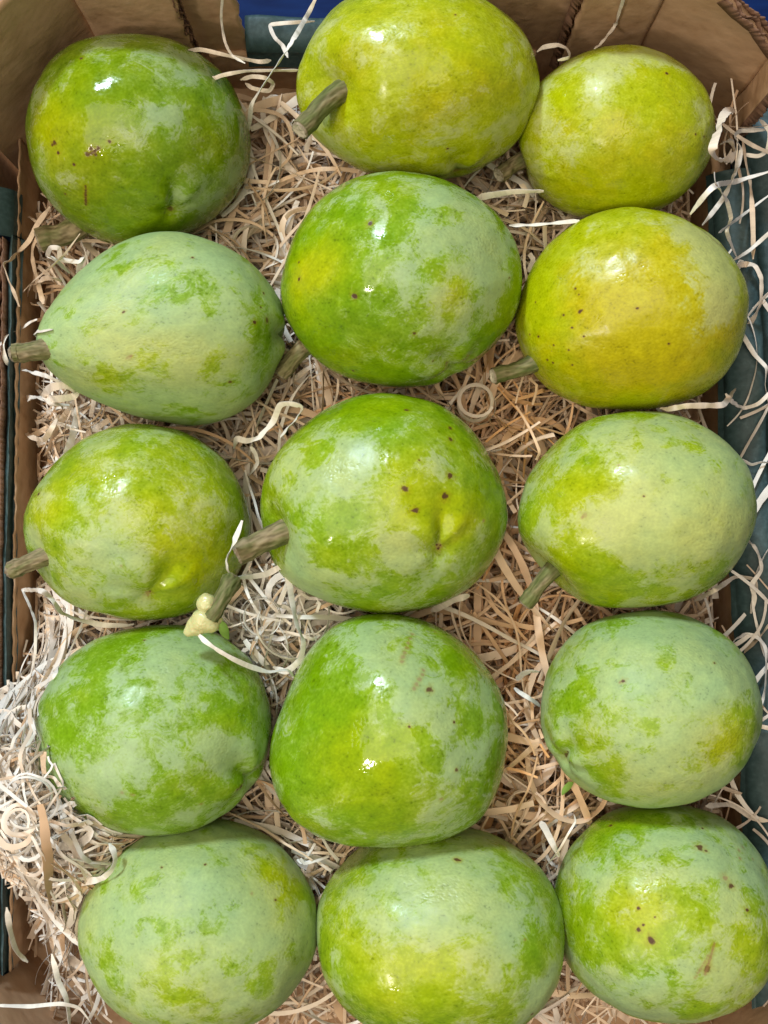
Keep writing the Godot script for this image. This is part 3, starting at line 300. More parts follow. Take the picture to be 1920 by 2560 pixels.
func noise_texture(n: FastNoiseLite, ramp: Array, size := 512) -> ImageTexture:
	# a seamless picture of the noise, coloured along a ramp of [place, linear colour]
	var g := Gradient.new()
	var at := PackedFloat32Array()
	var col := PackedColorArray()
	for r in ramp:
		at.append(r[0])
		col.append((r[1] as Color).linear_to_srgb())
	g.offsets = at
	g.colors = col
	var im := n.get_seamless_image(size, size, false, false, 0.15)
	im.convert(Image.FORMAT_L8)
	var data := im.get_data()
	var lut := []
	for i in 256:
		var c := g.sample(i / 255.0)
		lut.append([int(c.r * 255.0 + 0.5), int(c.g * 255.0 + 0.5), int(c.b * 255.0 + 0.5)])
	var o := PackedByteArray()
	o.resize(size * size * 3)
	for i in data.size():
		var c3: Array = lut[data[i]]
		o[i * 3] = c3[0]
		o[i * 3 + 1] = c3[1]
		o[i * 3 + 2] = c3[2]
	return ImageTexture.create_from_image(Image.create_from_data(size, size, false, Image.FORMAT_RGB8, o))


func make_materials() -> void:
	kraft = StandardMaterial3D.new()
	kraft.albedo_texture = noise_texture(noise(31, 0.022, 6), [[0.0, Color(0.37, 0.215, 0.115)], [0.22, Color(0.47, 0.290, 0.165)], [0.5, Color(0.51, 0.325, 0.190)], [0.8, Color(0.55, 0.355, 0.215)], [1.0, Color(0.63, 0.45, 0.30)]])
	kraft.uv1_triplanar = true
	kraft.uv1_scale = Vector3(9, 9, 9)
	kraft.roughness = 0.82
	kraft.metallic_specular = 0.3
	kraft.heightmap_enabled = true
	kraft.heightmap_texture = noise_texture(noise(32, 0.06, 4), [[0.0, Color(0, 0, 0)], [1.0, Color(1, 1, 1)]], 256)
	kraft.heightmap_scale = 0.03
	kraft_worn = kraft.duplicate()
	kraft_worn.albedo_color = Color(0.66, 0.62, 0.64)
	green_paper = StandardMaterial3D.new()
	green_paper.albedo_texture = noise_texture(noise(33, 0.05, 5), [[0.0, Color(0.026, 0.050, 0.050)], [0.6, Color(0.040, 0.074, 0.075)], [0.88, Color(0.060, 0.102, 0.104)], [1.0, Color(0.13, 0.17, 0.17)]])
	green_paper.uv1_triplanar = true
	green_paper.uv1_scale = Vector3(14, 14, 14)
	green_paper.roughness = 0.5
	green_paper.metallic_specular = 0.4
	green_paper.heightmap_enabled = true
	green_paper.heightmap_texture = noise_texture(noise(34, 0.03, 5), [[0.0, Color(0, 0, 0)], [1.0, Color(1, 1, 1)]], 256)
	green_paper.heightmap_scale = 0.04
	wood = StandardMaterial3D.new()
	wood.vertex_color_use_as_albedo = true
	wood.roughness = 0.55
	wood.metallic_specular = 0.35
	wood.backlight_enabled = true
	wood.backlight = Color(0.28, 0.22, 0.15)
	bark = StandardMaterial3D.new()
	bark.vertex_color_use_as_albedo = true
	bark.roughness = 0.7
	bark.metallic_specular = 0.35


# ------------------------------------------------------------------ setting and carton

func build_ground() -> void:
	var m := StandardMaterial3D.new()
	m.albedo_texture = noise_texture(noise(35, 0.04, 5), [[0.0, Color(0.002, 0.011, 0.060)], [1.0, Color(0.004, 0.022, 0.105)]], 256)
	m.uv1_triplanar = true
	m.uv1_scale = Vector3(3, 3, 12)
	m.roughness = 0.6
	m.metallic_specular = 0.2
	m.heightmap_enabled = true
	m.heightmap_texture = m.albedo_texture
	m.heightmap_scale = 0.1
	var pm := PlaneMesh.new()
	pm.size = Vector2(6, 6)
	var o := part("ground", pm, m, self)
	o.position.y = -0.006
	tag(o, "blue surface under the carton, seen past its far rim", "surface")
	o.set_meta("kind", "structure")


func board(a: Vector2, b: Vector2, y0: float, y1a: float, y1b: float, thick: float, seed_: int, flutes := 0.0, ragged := 0.0) -> ArrayMesh:
	# an upright sheet of cardboard from a to b (x, z): its face lies on the line, its thickness to the line's right; ragged tears its b end
	var rng := noise(seed_, 28.0, 3)
	var fine := noise(seed_ + 7, 260.0, 2)
	var along := b - a
	var length := along.length()
	var u := along / length
	var side := Vector2(-u.y, u.x)
	var nx := maxi(4, int(length / 0.0016))
	var ny := 28
	var st := SurfaceTool.new()
	st.begin(Mesh.PRIMITIVE_TRIANGLES)
	for face in 2:
		for i in nx + 1:
			for j in ny + 1:
				var s := float(i) / nx
				var t := float(j) / ny
				var y := lerpf(y0, lerpf(y1a, y1b, s), t)
				var d := s * length
				if ragged > 0.0:
					d *= 1.0 + (ragged * (fine.get_noise_2d(y, 3.0) + 0.8 * rng.get_noise_2d(y * 3.0, 9.0)) / length) * s
				if j == ny:
					y += 0.0008 * fine.get_noise_2d(d, 5.0)
				var out := 0.0007 * rng.get_noise_2d(d, y) + flutes * sin(d * TAU / 0.0075 + 1.5 * rng.get_noise_1d(y * 0.5))
				out += thick if face == 1 else 0.0
				var p := a + u * d + side * out
				st.set_uv(Vector2(d, y) * 8.0)
				st.add_vertex(Vector3(p.x, y, p.y))
	var row := ny + 1
	var far := (nx + 1) * row
	var quad := func(p0: int, p1: int, p2: int, p3: int) -> void:
		for k in [p0, p1, p2, p0, p2, p3]:
			st.add_index(k)
	for i in nx:
		for j in ny:
			var k := i * row + j
			quad.call(k, k + 1, k + row + 1, k + row)
			quad.call(far + k, far + k + row, far + k + row + 1, far + k + 1)
	for i in nx:
		var k := i * row + ny
		quad.call(k, far + k, far + k + row, k + row)
	for j in ny:
		var k := nx * row + j
		quad.call(k, k + 1, far + k + 1, far + k)
		quad.call(j, far + j, far + j + 1, j + 1)
	st.generate_normals()
	return st.commit()


func torn_edge(pts: Array, width: float, depth: float, wave: float, seed_: int) -> ArrayMesh:
	# an opened edge of corrugated board running along pts: two liners and the wavy sheet between, as thin upright strips
	var rng := noise(seed_, 60.0, 3)
	var fine := noise(seed_ + 3, 420.0, 2)
	var st := SurfaceTool.new()
	st.begin(Mesh.PRIMITIVE_TRIANGLES)
	var total := 0.0
	for i in pts.size() - 1:
		total += (pts[i + 1] as Vector3).distance_to(pts[i])
	var steps := int(total / 0.0004)
	var base := 0
	for sheet in 3:
		for k in steps + 1:
			var d := total * k / steps
			var left := d
			var seg := 0
			while seg < pts.size() - 2 and left > (pts[seg + 1] as Vector3).distance_to(pts[seg]):
				left -= (pts[seg + 1] as Vector3).distance_to(pts[seg])
				seg += 1
			var p0: Vector3 = pts[seg]
			var p1: Vector3 = pts[seg + 1]
			var u := (p1 - p0).normalized()
			var p := p0 + u * left
			var down := (Vector3.DOWN - u * Vector3.DOWN.dot(u)).normalized() if absf(u.y) < 0.8 else Vector3(-1, 0, -0.9).normalized()
			var side := u.cross(down).normalized()
			var off: float = [-0.5, 0.0, 0.5][sheet] * width
			if sheet == 1:
				off = width * (0.24 + 0.22 * rng.get_noise_1d(d * 0.5 + 3.0)) * sin(d * TAU / wave + 5.0 * rng.get_noise_1d(d * 0.4))
			off += 0.0006 * rng.get_noise_2d(d, sheet * 5.0)
			var top := 0.0011 * fine.get_noise_2d(d, sheet * 9.0) + 0.0014 * rng.get_noise_2d(d, 40.0 + sheet)
			for e in 4:
				var half := 0.00022 * (1.0 if e == 1 or e == 2 else -1.0)
				var drop := top if e < 2 else depth
				st.add_vertex(p + side * (off + (0.00022 if e % 3 else -0.00022)) + down * drop)
		for k in steps:
			for e in 4:
				var i0 := base + k * 4 + e
				var i1 := base + k * 4 + (e + 1) % 4
				for q in [i0, i1, i1 + 4, i0, i1 + 4, i0 + 4]:
					st.add_index(q)
		base += (steps + 1) * 4
	st.generate_normals()
	return st.commit()


func rim(a: Vector2, b: Vector2, inner_y: float, top: float, width: float, seed_: int) -> ArrayMesh:
	# the folded-over edge of a low wall: a rounded hollow fold from a to b, the carton's inside to the line's left, its fold to the right
	var rng := noise(seed_, 22.0, 4)
	var crease := noise(seed_ + 5, 70.0, 2)
	var u := (b - a).normalized()
	var out := Vector2(u.y, -u.x)
	var length := a.distance_to(b)
	var prof := []
	for k in 5:
		prof.append(Vector2(0.0004 * k, lerpf(inner_y, top - 0.006, k / 4.0)))
	for k in 7:
		var t := k / 6.0
		prof.append(Vector2(0.0016 + (width - 0.0026) * t, top - 0.0055 * pow(1.0 - t, 2.6) + 0.0004 * t))
	prof.append(Vector2(width - 0.0003, top + 0.0001))
	prof.append(Vector2(width + 0.0006, top - 0.0009))
	for k in 8:
		prof.append(Vector2(width + 0.0012 + 0.0006 * k, lerpf(top - 0.004, -0.004, k / 7.0)))
	var steps := maxi(8, int(length / 0.002))
	var st := SurfaceTool.new()
	st.begin(Mesh.PRIMITIVE_TRIANGLES)
	st.set_smooth_group(0)
	for i in steps + 1:
		var d := length * i / steps
		for j in prof.size():
			var q: Vector2 = prof[j]
			var w := 0.0011 * rng.get_noise_2d(d, j * 0.004) * (1.0 if j < 15 else 0.4)
			var c := crease.get_noise_1d(d * 0.6)
			var dent := -0.0007 * smoothstep(0.25, 0.42, c) if j > 3 and j < 13 else 0.0
			var p := a + u * d + out * (q.x + 0.6 * w + (0.0016 * rng.get_noise_1d(d * 0.35 + 4.0)))
			st.add_vertex(Vector3(p.x, q.y + w + dent, p.y))
	var n := prof.size()
	for i in steps:
		for j in n - 1:
			var k := i * n + j
			for q in [k, k + n + 1, k + 1, k, k + n, k + n + 1]:
				st.add_index(q)
	for i in 2: # the open ends of the fold
		var k0: int = 0 if i == 0 else steps * n
		for j in n - 2:
			for q in ([k0, k0 + j + 2, k0 + j + 1] if i == 0 else [k0, k0 + j + 1, k0 + j + 2]):
				st.add_index(q)
	st.generate_normals()
	return st.commit()


func build_carton() -> void:
	var box := thing("fruit_carton", "open brown cardboard carton with dark green rims holding the fruit", "carton", Vector3.ZERO)
	var base := BoxMesh.new()
	base.size = Vector3(0.304, 0.004, 0.412)
	part("base_panel", base, kraft, box).position = Vector3(0.001, -0.002, 0.015)
	# low walls between the corners
	part("wall_panel", board(Vector2(-0.1428, 0.1784), Vector2(-0.1428, -0.1510), 0, 0.0358, 0.0358, -0.0006, 41, 0.0002), kraft, box)
	part("wall_panel", board(Vector2(0.1339, -0.1527), Vector2(0.1500, 0.2122), 0, 0.0347, 0.0347, -0.003, 42, 0.0002), kraft, box)
	part("wall_panel", board(Vector2(-0.0680, -0.1865), Vector2(0.0649, -0.1865), 0, 0.0307, 0.0307, -0.003, 43, 0.0002), kraft, box)
	part("wall_panel", board(Vector2(0.1551, 0.2231), Vector2(-0.1513, 0.2231), 0, 0.0364, 0.0364, -0.003, 44, 0.0002), kraft, box)
	# the far corner by the olive fruit
	part("corner_brace", board(Vector2(-0.1496, -0.1448), Vector2(-0.1079, -0.1848), 0, 0.1096, 0.1096, -0.003, 45), kraft, box)
	part("corner_flap", board(Vector2(-0.1536, -0.1279), Vector2(-0.1536, -0.1527), 0, 0.0927, 0.1096, -0.003, 46), kraft, box)
	part("corner_flap", board(Vector2(-0.1074, -0.1825), Vector2(-0.0725, -0.1820), 0, 0.1096, 0.1096, -0.0035, 47, 0.00006, 0.0012), kraft, box)
	part("torn_edge", torn_edge([Vector3(-0.0716, 0.1096, -0.1837), Vector3(-0.0716, 0.0251, -0.1837)], 0.003, 0.003, 0.006, 48), kraft_worn, box)
	part("corner_flap", board(Vector2(-0.0756, -0.1890), Vector2(-0.0524, -0.1890), 0, 0.1096, 0.1096, -0.003, 49, 0.00025, 0.0010), kraft, box)
	# the far corner by the speckled fruit
	part("corner_brace", board(Vector2(0.1038, -0.1848), Vector2(0.1444, -0.1668), 0, 0.1096, 0.0780, -0.003, 51), kraft, box)
	part("torn_edge", torn_edge([Vector3(0.1218, 0.0972, -0.1780), Vector3(0.1359, 0.0882, -0.1718), Vector3(0.1472, 0.0769, -0.1668)], 0.0045, 0.004, 0.0105, 52), kraft_worn, box)
	part("corner_flap", board(Vector2(0.1032, -0.1831), Vector2(0.0745, -0.1827), 0, 0.1096, 0.1096, 0.0035, 53, 0.0, 0.0012), kraft, box)
	part("torn_edge", torn_edge([Vector3(0.0742, 0.1096, -0.1845), Vector3(0.0742, 0.0251, -0.1845)], 0.003, 0.003, 0.006, 54), kraft_worn, box)
	part("corner_flap", board(Vector2(0.0773, -0.1890), Vector2(0.0360, -0.1890), 0, 0.1096, 0.1096, 0.003, 55, 0.00025, 0.001), kraft, box)
	part("corner_flap", board(Vector2(0.1444, -0.1707), Vector2(0.1444, -0.1538), 0, 0.0871, 0.0735, -0.004, 56), kraft, box)
	part("torn_edge", torn_edge([Vector3(0.1469, 0.0764, -0.1525), Vector3(0.1469, 0.0251, -0.1525)], 0.0042, 0.003, 0.0062, 57), kraft_worn, box)
	# near corners
	part("corner_brace", board(Vector2(-0.1108, 0.2190), Vector2(-0.1502, 0.1784), 0, 0.0871, 0.0871, -0.003, 58), kraft, box)
	part("corner_brace", board(Vector2(0.1562, 0.1841), Vector2(0.1190, 0.2190), 0, 0.0871, 0.0871, -0.003, 59), kraft, box)
	var next := thing("neighbouring_carton", "dark green side of the next carton, behind the green side rim", "carton", Vector3.ZERO)
	part("rim", rim(Vector2(0.1494, -0.1763), Vector2(0.1677, 0.2179), 0.0100, 0.0307, 0.0448, 66), green_paper, next)
	# green rims
	part("rim", rim(Vector2(-0.0520, -0.1831), Vector2(0.0370, -0.1831), 0.0281, 0.0431, 0.0134, 61), green_paper, box)
	part("rim", rim(Vector2(0.1320, -0.1358), Vector2(0.1477, 0.2122), 0.0351, 0.0431, 0.0155, 62), green_paper, box)
	part("rim", rim(Vector2(-0.1425, -0.1099), Vector2(-0.1425, -0.1290), 0.0323, 0.0443, 0.0140, 63), green_paper, box)
	part("rim", rim(Vector2(-0.1421, 0.1784), Vector2(-0.1421, -0.1108), 0.0332, 0.0397, 0.0029, 64), green_paper, box)
	part("torn_edge", torn_edge([Vector3(-0.1488, 0.0431, -0.1093), Vector3(-0.1488, 0.0420, 0.1784)], 0.0042, 0.012, 0.0075, 65), kraft_worn, box)


# ------------------------------------------------------------------ fruit

func prepare_fruit(i: int) -> Dictionary:
	var f: Dictionary = (FRUITS[i] as Dictionary).duplicate()
	var s: Vector3 = (f.axis as Vector3).normalized()
	f.axis = s
	f.side = s.cross(Vector3.UP if absf(s.y) < 0.9 else Vector3.RIGHT).normalized()
	f.over = s.cross(f.side)
	f.lumps = noise(f.seed * 13 + 5, 0.62, 2)
	f.ripples = noise(f.seed * 17 + 9, 2.4, 3)
	if f.has("scar"):
		var c: Vector3 = f.scar
		var t: Vector3 = f.crease
		f.scar = c.normalized()
		f.scar_u = (t - c * t.dot(c)).normalized()
		f.scar_v = f.scar.cross(f.scar_u)
	return f


func skin_point(f: Dictionary, d: Vector3) -> Vector3:
	var size: Vector3 = f.size
	var s: Vector3 = f.axis
	var p := d * size
	if f.square < 1.0:
		p = Vector3(signf(d.x) * pow(absf(d.x), f.square), signf(d.y) * pow(absf(d.y), f.square), signf(d.z) * pow(absf(d.z), f.square)) * size
	var t := d.dot(s)
	if f.taper > 0.0:
		var along := s * p.dot(s)
		p = along + (p - along) * (1.0 - f.taper * smoothstep(-0.35, 1.0, t))
	var k: float = 1.0 + 0.046 * (f.lumps as FastNoiseLite).get_noise_3dv(d) + 0.011 * (f.ripples as FastNoiseLite).get_noise_3dv(d)
	var ang := acos(clampf(t, -1.0, 1.0))
	if f.dent > 0.0 and ang < 1.4:
		k += f.dent * (0.30 * exp(-pow((ang - 0.55) / 0.25, 2.0)) - exp(-pow(ang / 0.24, 2.0)))
	if f.has("scar"):
		var c: Vector3 = f.scar
		var m := acos(clampf(d.dot(c), -1.0, 1.0))
		if m < 1.2:
			var phi := atan2(d.dot(f.scar_v), d.dot(f.scar_u))
			var ring := exp(-pow((m - 0.24) / 0.22, 2.0))
			k -= 0.060 * exp(-pow(m / 0.11, 2.0))
			k -= 0.062 * ring * pow(maxf(0.0, cos(phi * 0.5)), 40.0)
			k += 0.040 * ring * exp(-pow((absf(phi) - 0.55) / 0.4, 2.0))
			k += 0.010 * ring * cos(phi * 5.0 + 1.0)
	return p * k


func shape_and_paint(i: int) -> void:
	var f: Dictionary = fruit_data[i]
	work[i] = [fruit_mesh(f), paint_fruit(f)]


func fruit_mesh(f: Dictionary) -> Array:
	var nu := 168
	var nv := 116
	var v := PackedVector3Array()
	var uv := PackedVector2Array()
	for j in nv + 1:
		var th := PI * j / nv
		for i in nu + 1:
			var ph := TAU * (i % nu) / nu
			var d: Vector3 = f.axis * cos(th) + (f.side * cos(ph) + f.over * sin(ph)) * sin(th)
			v.append(skin_point(f, d))
			uv.append(Vector2(float(i) / nu, float(j) / nv))
	var n := PackedVector3Array()
	n.resize(v.size())
	var row := nu + 1
	for j in nv + 1:
		for i in row:
			var k := j * row
			if j == 0 or j == nv:
				n[k + i] = v[k + i].normalized()
				continue
			var across := v[k + (i + 1) % nu] - v[k + (i - 1 + nu) % nu]
			var down := v[k + row + i] - v[k - row + i]
			var q := across.cross(down).normalized()
			n[k + i] = q if q.dot(v[k + i]) > 0.0 else -q
	var ix := PackedInt32Array()
	for j in nv:
		for i in nu:
			var k := j * row + i
			var tri := [k, k + row, k + row + 1, k, k + row + 1, k + 1]
			for q in tri:
				ix.append(q)
	# front faces run clockwise seen from outside
	var a := v[ix[600 * 6 + 1]] - v[ix[600 * 6]]
	var b := v[ix[600 * 6 + 2]] - v[ix[600 * 6]]
	if a.cross(b).dot(v[ix[600 * 6]]) > 0.0:
		for k in range(0, ix.size(), 3):
			var w := ix[k + 1]
			ix[k + 1] = ix[k + 2]
			ix[k + 2] = w
	return [v, n, ix, uv]


func low_field(f: Dictionary, patches: Array) -> PackedFloat32Array:
	# patches summed coarsely over the skin, then smoothly enlarged
	var w := 112
	var h := 64
	var im := Image.create_empty(w, h, false, Image.FORMAT_RF)
	for j in h:
		var th := PI * (j + 0.5) / h
		for i in w:
			var ph := TAU * (i + 0.5) / w
			var d: Vector3 = f.axis * cos(th) + (f.side * cos(ph) + f.over * sin(ph)) * sin(th)
			var s := 0.0
			for p in patches:
				var e: float = d.distance_squared_to(p[0]) / (p[1] * p[1])
				if e < 6.0:
					s += p[2] * exp(-e * 1.1)
			im.set_pixel(i, j, Color(s, 0, 0))
	im.resize(TEX_W, TEX_H, Image.INTERPOLATE_CUBIC)
	return im.get_data().to_float32_array()


func paint_fruit(f: Dictionary) -> Array:
	var sd: int = f.seed
	var wax_field := low_field(f, f.waxy)
	var ripe_field := low_field(f, f.ripe)
	var big := noise(sd * 3 + 100, 1.5 + 1.7 * fposmod(sd * 0.381, 1.0), 5, 0.24 + 0.2 * fposmod(sd * 0.617, 1.0))
	var mid := noise(sd * 5 + 200, 7.0, 4)
	var fine := noise(sd * 7 + 300, 30.0, 2)
	var hue := noise(sd * 11 + 400, 1.3, 3)
	var scuff := noise(sd * 19 + 500, 5.0, 4)
	var grain: Vector3 = (f.axis * 0.6 + f.over * 0.8).rotated(Vector3.UP, sd * 1.7)
	var color := PackedByteArray()
	color.resize(TEX_W * TEX_H * 3)
	var relief := PackedByteArray()
	relief.resize(TEX_W * TEX_H * 3)
	var cs := PackedVector3Array()
	for i in TEX_W:
		var ph := TAU * (i + 0.5) / TEX_W
		cs.append(f.side * cos(ph) + f.over * sin(ph))
	var bias: float = f.bloom
	var yellow: float = f.yellow
	var gloss: float = f.gloss
	var tone: float = 0.90 if sd == 1 else 1.0
	var patchy := 1.05 + 0.6 * fposmod(sd * 0.727, 1.0)
	# skin colours, as sRGB
	var green := Vector3(0.425, 0.575, 0.030)
	var lime := Vector3(0.620, 0.660, 0.015)
	var gold := Vector3(0.715, 0.630, 0.010)
	var wax_cool := Vector3(0.660, 0.735, 0.640)
	var wax_warm := Vector3(0.715, 0.735, 0.565)
	for j in TEX_H:
		var th := PI * (j + 0.5) / TEX_H
		var c0: Vector3 = f.axis * cos(th)
		var sn := sin(th)
		for i in TEX_W:
			var k := j * TEX_W + i
			var d := c0 + cs[i] * sn
			var m := mid.get_noise_3dv(d)
			var g := fine.get_noise_3dv(d)
			var w := scuff.get_noise_3dv(d - grain * d.dot(grain) * 0.72)
			var x := big.get_noise_3dv(d) * patchy + w * 0.42 + m * 0.12 + g * 0.12 + bias + wax_field[k] * 0.85
			var wax := smoothstep(0.0, 0.07, x) * 0.30 + smoothstep(0.26, 0.31, x + m * 0.30 - w * 0.2) * 0.22 + smoothstep(0.05, 0.85, x + w * 0.25) * 0.34 + smoothstep(-0.8, 0.0, x + m * 0.3) * 0.25
			wax = clampf(wax + g * 0.10, 0.0, 1.0)
			var hv := hue.get_noise_3dv(d)
			var wet := smoothstep(0.05, 0.35, hv + w * 0.5)
			var ripe := clampf(yellow + ripe_field[k] + hv * 0.34 + m * 0.10, 0.0, 1.3)
			var c := green.lerp(lime, minf(ripe * 1.35, 1.0)).lerp(gold, clampf((ripe - 0.85) * 1.5, 0.0, 1.0))
			c *= tone * (1.0 + 0.08 * m + 0.08 * g)
			c = c.lerp(wax_cool.lerp(wax_warm, minf(ripe * 1.5, 1.0)) * lerpf(1.0, tone, 0.9) * (1.0 + 0.05 * m + 0.05 * g), wax * 0.70)
			if m * 0.6 + g < -0.72:
				c *= 0.88
			var o := k * 3
			color[o] = int(clampf(c.x, 0.0, 1.0) * 255.0)
			color[o + 1] = int(clampf(c.y, 0.0, 1.0) * 255.0)
			color[o + 2] = int(clampf(c.z, 0.0, 1.0) * 255.0)
			relief[o] = int(clampf(0.5 + g * (0.10 + 0.42 * wet) + m * 0.42 + wax * 0.06, 0.0, 1.0) * 255.0)
			relief[o + 1] = int(clampf(lerpf(0.40 - 0.31 * gloss, 0.62 - 0.30 * gloss, wax) + g * 0.05 - 0.06 * wet, 0.05, 1.0) * 255.0)
			relief[o + 2] = 128
	for p in f.spots:
		stain(f, color, relief, (p[0] as Vector3).normalized(), maxf(p[1] * 0.8, 0.011), p[2] * 0.92, Vector3(0.29, 0.17, 0.09) if p[2] > 0.6 else Vector3(0.56, 0.42, 0.30), mid)
	return [color, relief]


func stain(f: Dictionary, color: PackedByteArray, relief: PackedByteArray, at: Vector3, reach: float, strength: float, tint: Vector3, rough: FastNoiseLite) -> void:
	var th := acos(clampf(at.dot(f.axis), -1.0, 1.0))
	var ph := fposmod(atan2(at.dot(f.over), at.dot(f.side)), TAU)
	var r := reach * 3.2
	var j0 := maxi(0, int((th - r) / PI * TEX_H))
	var j1 := mini(TEX_H - 1, int((th + r) / PI * TEX_H) + 1)
	var wide := mini(TEX_W / 2 - 1, int(r / maxf(sin(th), 0.05) / TAU * TEX_W) + 2)
	var mid_i := int(ph / TAU * TEX_W)
	for j in range(j0, j1 + 1):
		var t2 := PI * (j + 0.5) / TEX_H
		for di in range(-wide, wide + 1):
			var i := posmod(mid_i + di, TEX_W)
			var p2 := TAU * (i + 0.5) / TEX_W
			var d: Vector3 = f.axis * cos(t2) + (f.side * cos(p2) + f.over * sin(p2)) * sin(t2)
			var e := d.distance_to(at) / reach * (1.0 + 0.7 * rough.get_noise_3dv(d * 3.0 + at * 5.0))
			var a := (1.0 - smoothstep(0.55, 1.05, e)) * strength
			var halo := (1.0 - smoothstep(0.8, 2.6, e)) * strength * 0.28
			if a + halo <= 0.003:
				continue
			var o := (j * TEX_W + i) * 3
			var c := Vector3(color[o], color[o + 1], color[o + 2]) / 255.0
			c = c.lerp(Vector3(0.56, 0.46, 0.10), halo).lerp(tint, a)
			color[o] = int(c.x * 255.0)
			color[o + 1] = int(c.y * 255.0)
			color[o + 2] = int(c.z * 255.0)
			relief[o] = int(clampf(relief[o] - 60.0 * a, 0.0, 255.0))
			relief[o + 1] = int(lerpf(relief[o + 1], 150.0, a))


func place_fruit(i: int) -> void:
	var f: Dictionary = fruit_data[i]
	var t := thing("green_fruit", f.label, "fruit", f.at, "green fruit bedded in the carton")
	var a: Array = work[i][0]
	var m := StandardMaterial3D.new()
	m.albedo_texture = ImageTexture.create_from_image(Image.create_from_data(TEX_W, TEX_H, false, Image.FORMAT_RGB8, work[i][1][0]))
	var rel := ImageTexture.create_from_image(Image.create_from_data(TEX_W, TEX_H, false, Image.FORMAT_RGB8, work[i][1][1]))
	m.roughness = 1.0
	m.roughness_texture = rel
	m.roughness_texture_channel = BaseMaterial3D.TEXTURE_CHANNEL_GREEN
	m.metallic_specular = 0.43
	m.heightmap_enabled = true
	m.heightmap_texture = rel
	m.heightmap_scale = 0.013
	part("skin", array_mesh(a[0], a[1], a[2], a[3]), m, t)
	if f.has("stem_tip"):
		var k: float = f.thick
		var root := skin_point(f, f.axis)
		var tip: Vector3 = f.stem_tip
		var n: Vector3 = f.axis
		var bend := root.lerp(tip, 0.45) + n * 0.0012
		var s := part("stem", twig_mesh([root - n * 0.004, root + (bend - root) * 0.3, bend, root.lerp(tip, 0.75), tip], [0.0044 * k, 0.0036 * k, 0.0032 * k, 0.0031 * k, 0.0034 * k], f.seed + 70, 0.55 if f.seed in [6, 9, 2] else 0.25), bark, t)
		var cut := cut_mesh((tip - bend).normalized(), 0.0032 * k, f.seed + 90)
		part("cut_end", cut, bark, s).position = tip
	if f.seed == 12:
		part("sepal", sepal_mesh(), bark, t).position = Vector3(0.0744, 0.0500, 0.1020) - (f.at as Vector3)


func twig_mesh(path: Array, radii: Array, seed_: int, greenness: float) -> ArrayMesh:
	var curve := Curve3D.new()
	for k in path.size():
		var inn := Vector3.ZERO
		if k > 0 and k < path.size() - 1:
			inn = ((path[k + 1] as Vector3) - (path[k - 1] as Vector3)) / 6.0
		curve.add_point(path[k], -inn, inn)
	var rng := noise(seed_, 1.0, 3)
	var ring := 40
	var steps := 44
	var length := curve.get_baked_length()
	var v := PackedVector3Array()
	var c := PackedColorArray()
	var side := Vector3.ZERO
	for s in steps + 1:
		var q := float(s) / steps
		var p := curve.sample_baked(q * length, true)
		var ahead := curve.sample_baked(minf(q * length + 0.0006, length), true)
		var back := curve.sample_baked(maxf(q * length - 0.0006, 0.0), true)
		var u := (ahead - back).normalized()
		side = (side - u * side.dot(u)).normalized() if side != Vector3.ZERO else u.cross(Vector3.UP if absf(u.y) < 0.9 else Vector3.RIGHT).normalized()
		var over := u.cross(side)
		var rk := q * (radii.size() - 1)
		var r0: float = lerpf(radii[int(rk)], radii[mini(int(rk) + 1, radii.size() - 1)], rk - int(rk))
		for a in ring:
			var ph := TAU * a / ring
			var dir := side * cos(ph) + over * sin(ph)
			var ridge := rng.get_noise_3d(cos(ph) * 4.5, sin(ph) * 4.5, q * 2.2)
			var grain := rng.get_noise_3d(cos(ph) * 9.0 + 20.0, sin(ph) * 9.0, q * 4.0)
			var knot := 0.10 * exp(-pow((q - 0.82) / 0.05, 2.0))
			v.append(p + dir * r0 * (1.0 + 0.16 * ridge + 0.07 * grain + knot))
			var tone := clampf(0.5 + 0.9 * grain + 0.4 * ridge, 0.0, 1.0)
			var col := Color(0.13, 0.095, 0.045).lerp(Color(0.36, 0.28, 0.16), tone)
			c.append(col.lerp(Color(0.07, 0.085, 0.02).lerp(Color(0.17, 0.18, 0.06), tone), clampf(greenness * 1.5 + rng.get_noise_3d(cos(ph) * 1.2, sin(ph) * 1.2, q * 1.5 + 9.0), 0.0, 1.0)))
	return ring_mesh(v, c, ring, steps)


func ring_mesh(v: PackedVector3Array, c: PackedColorArray, ring: int, steps: int) -> ArrayMesh:
	var st := SurfaceTool.new()
	st.begin(Mesh.PRIMITIVE_TRIANGLES)
	for k in v.size():
		if c.size():
			st.set_color(c[k])
		st.add_vertex(v[k])
	for s in steps:
		for a in ring:
			var b := (a + 1) % ring
			var k := s * ring
			for q in [k + a, k + b, k + ring + b, k + a, k + ring + b, k + ring + a]:
				st.add_index(q)
	st.generate_normals()
	return st.commit()


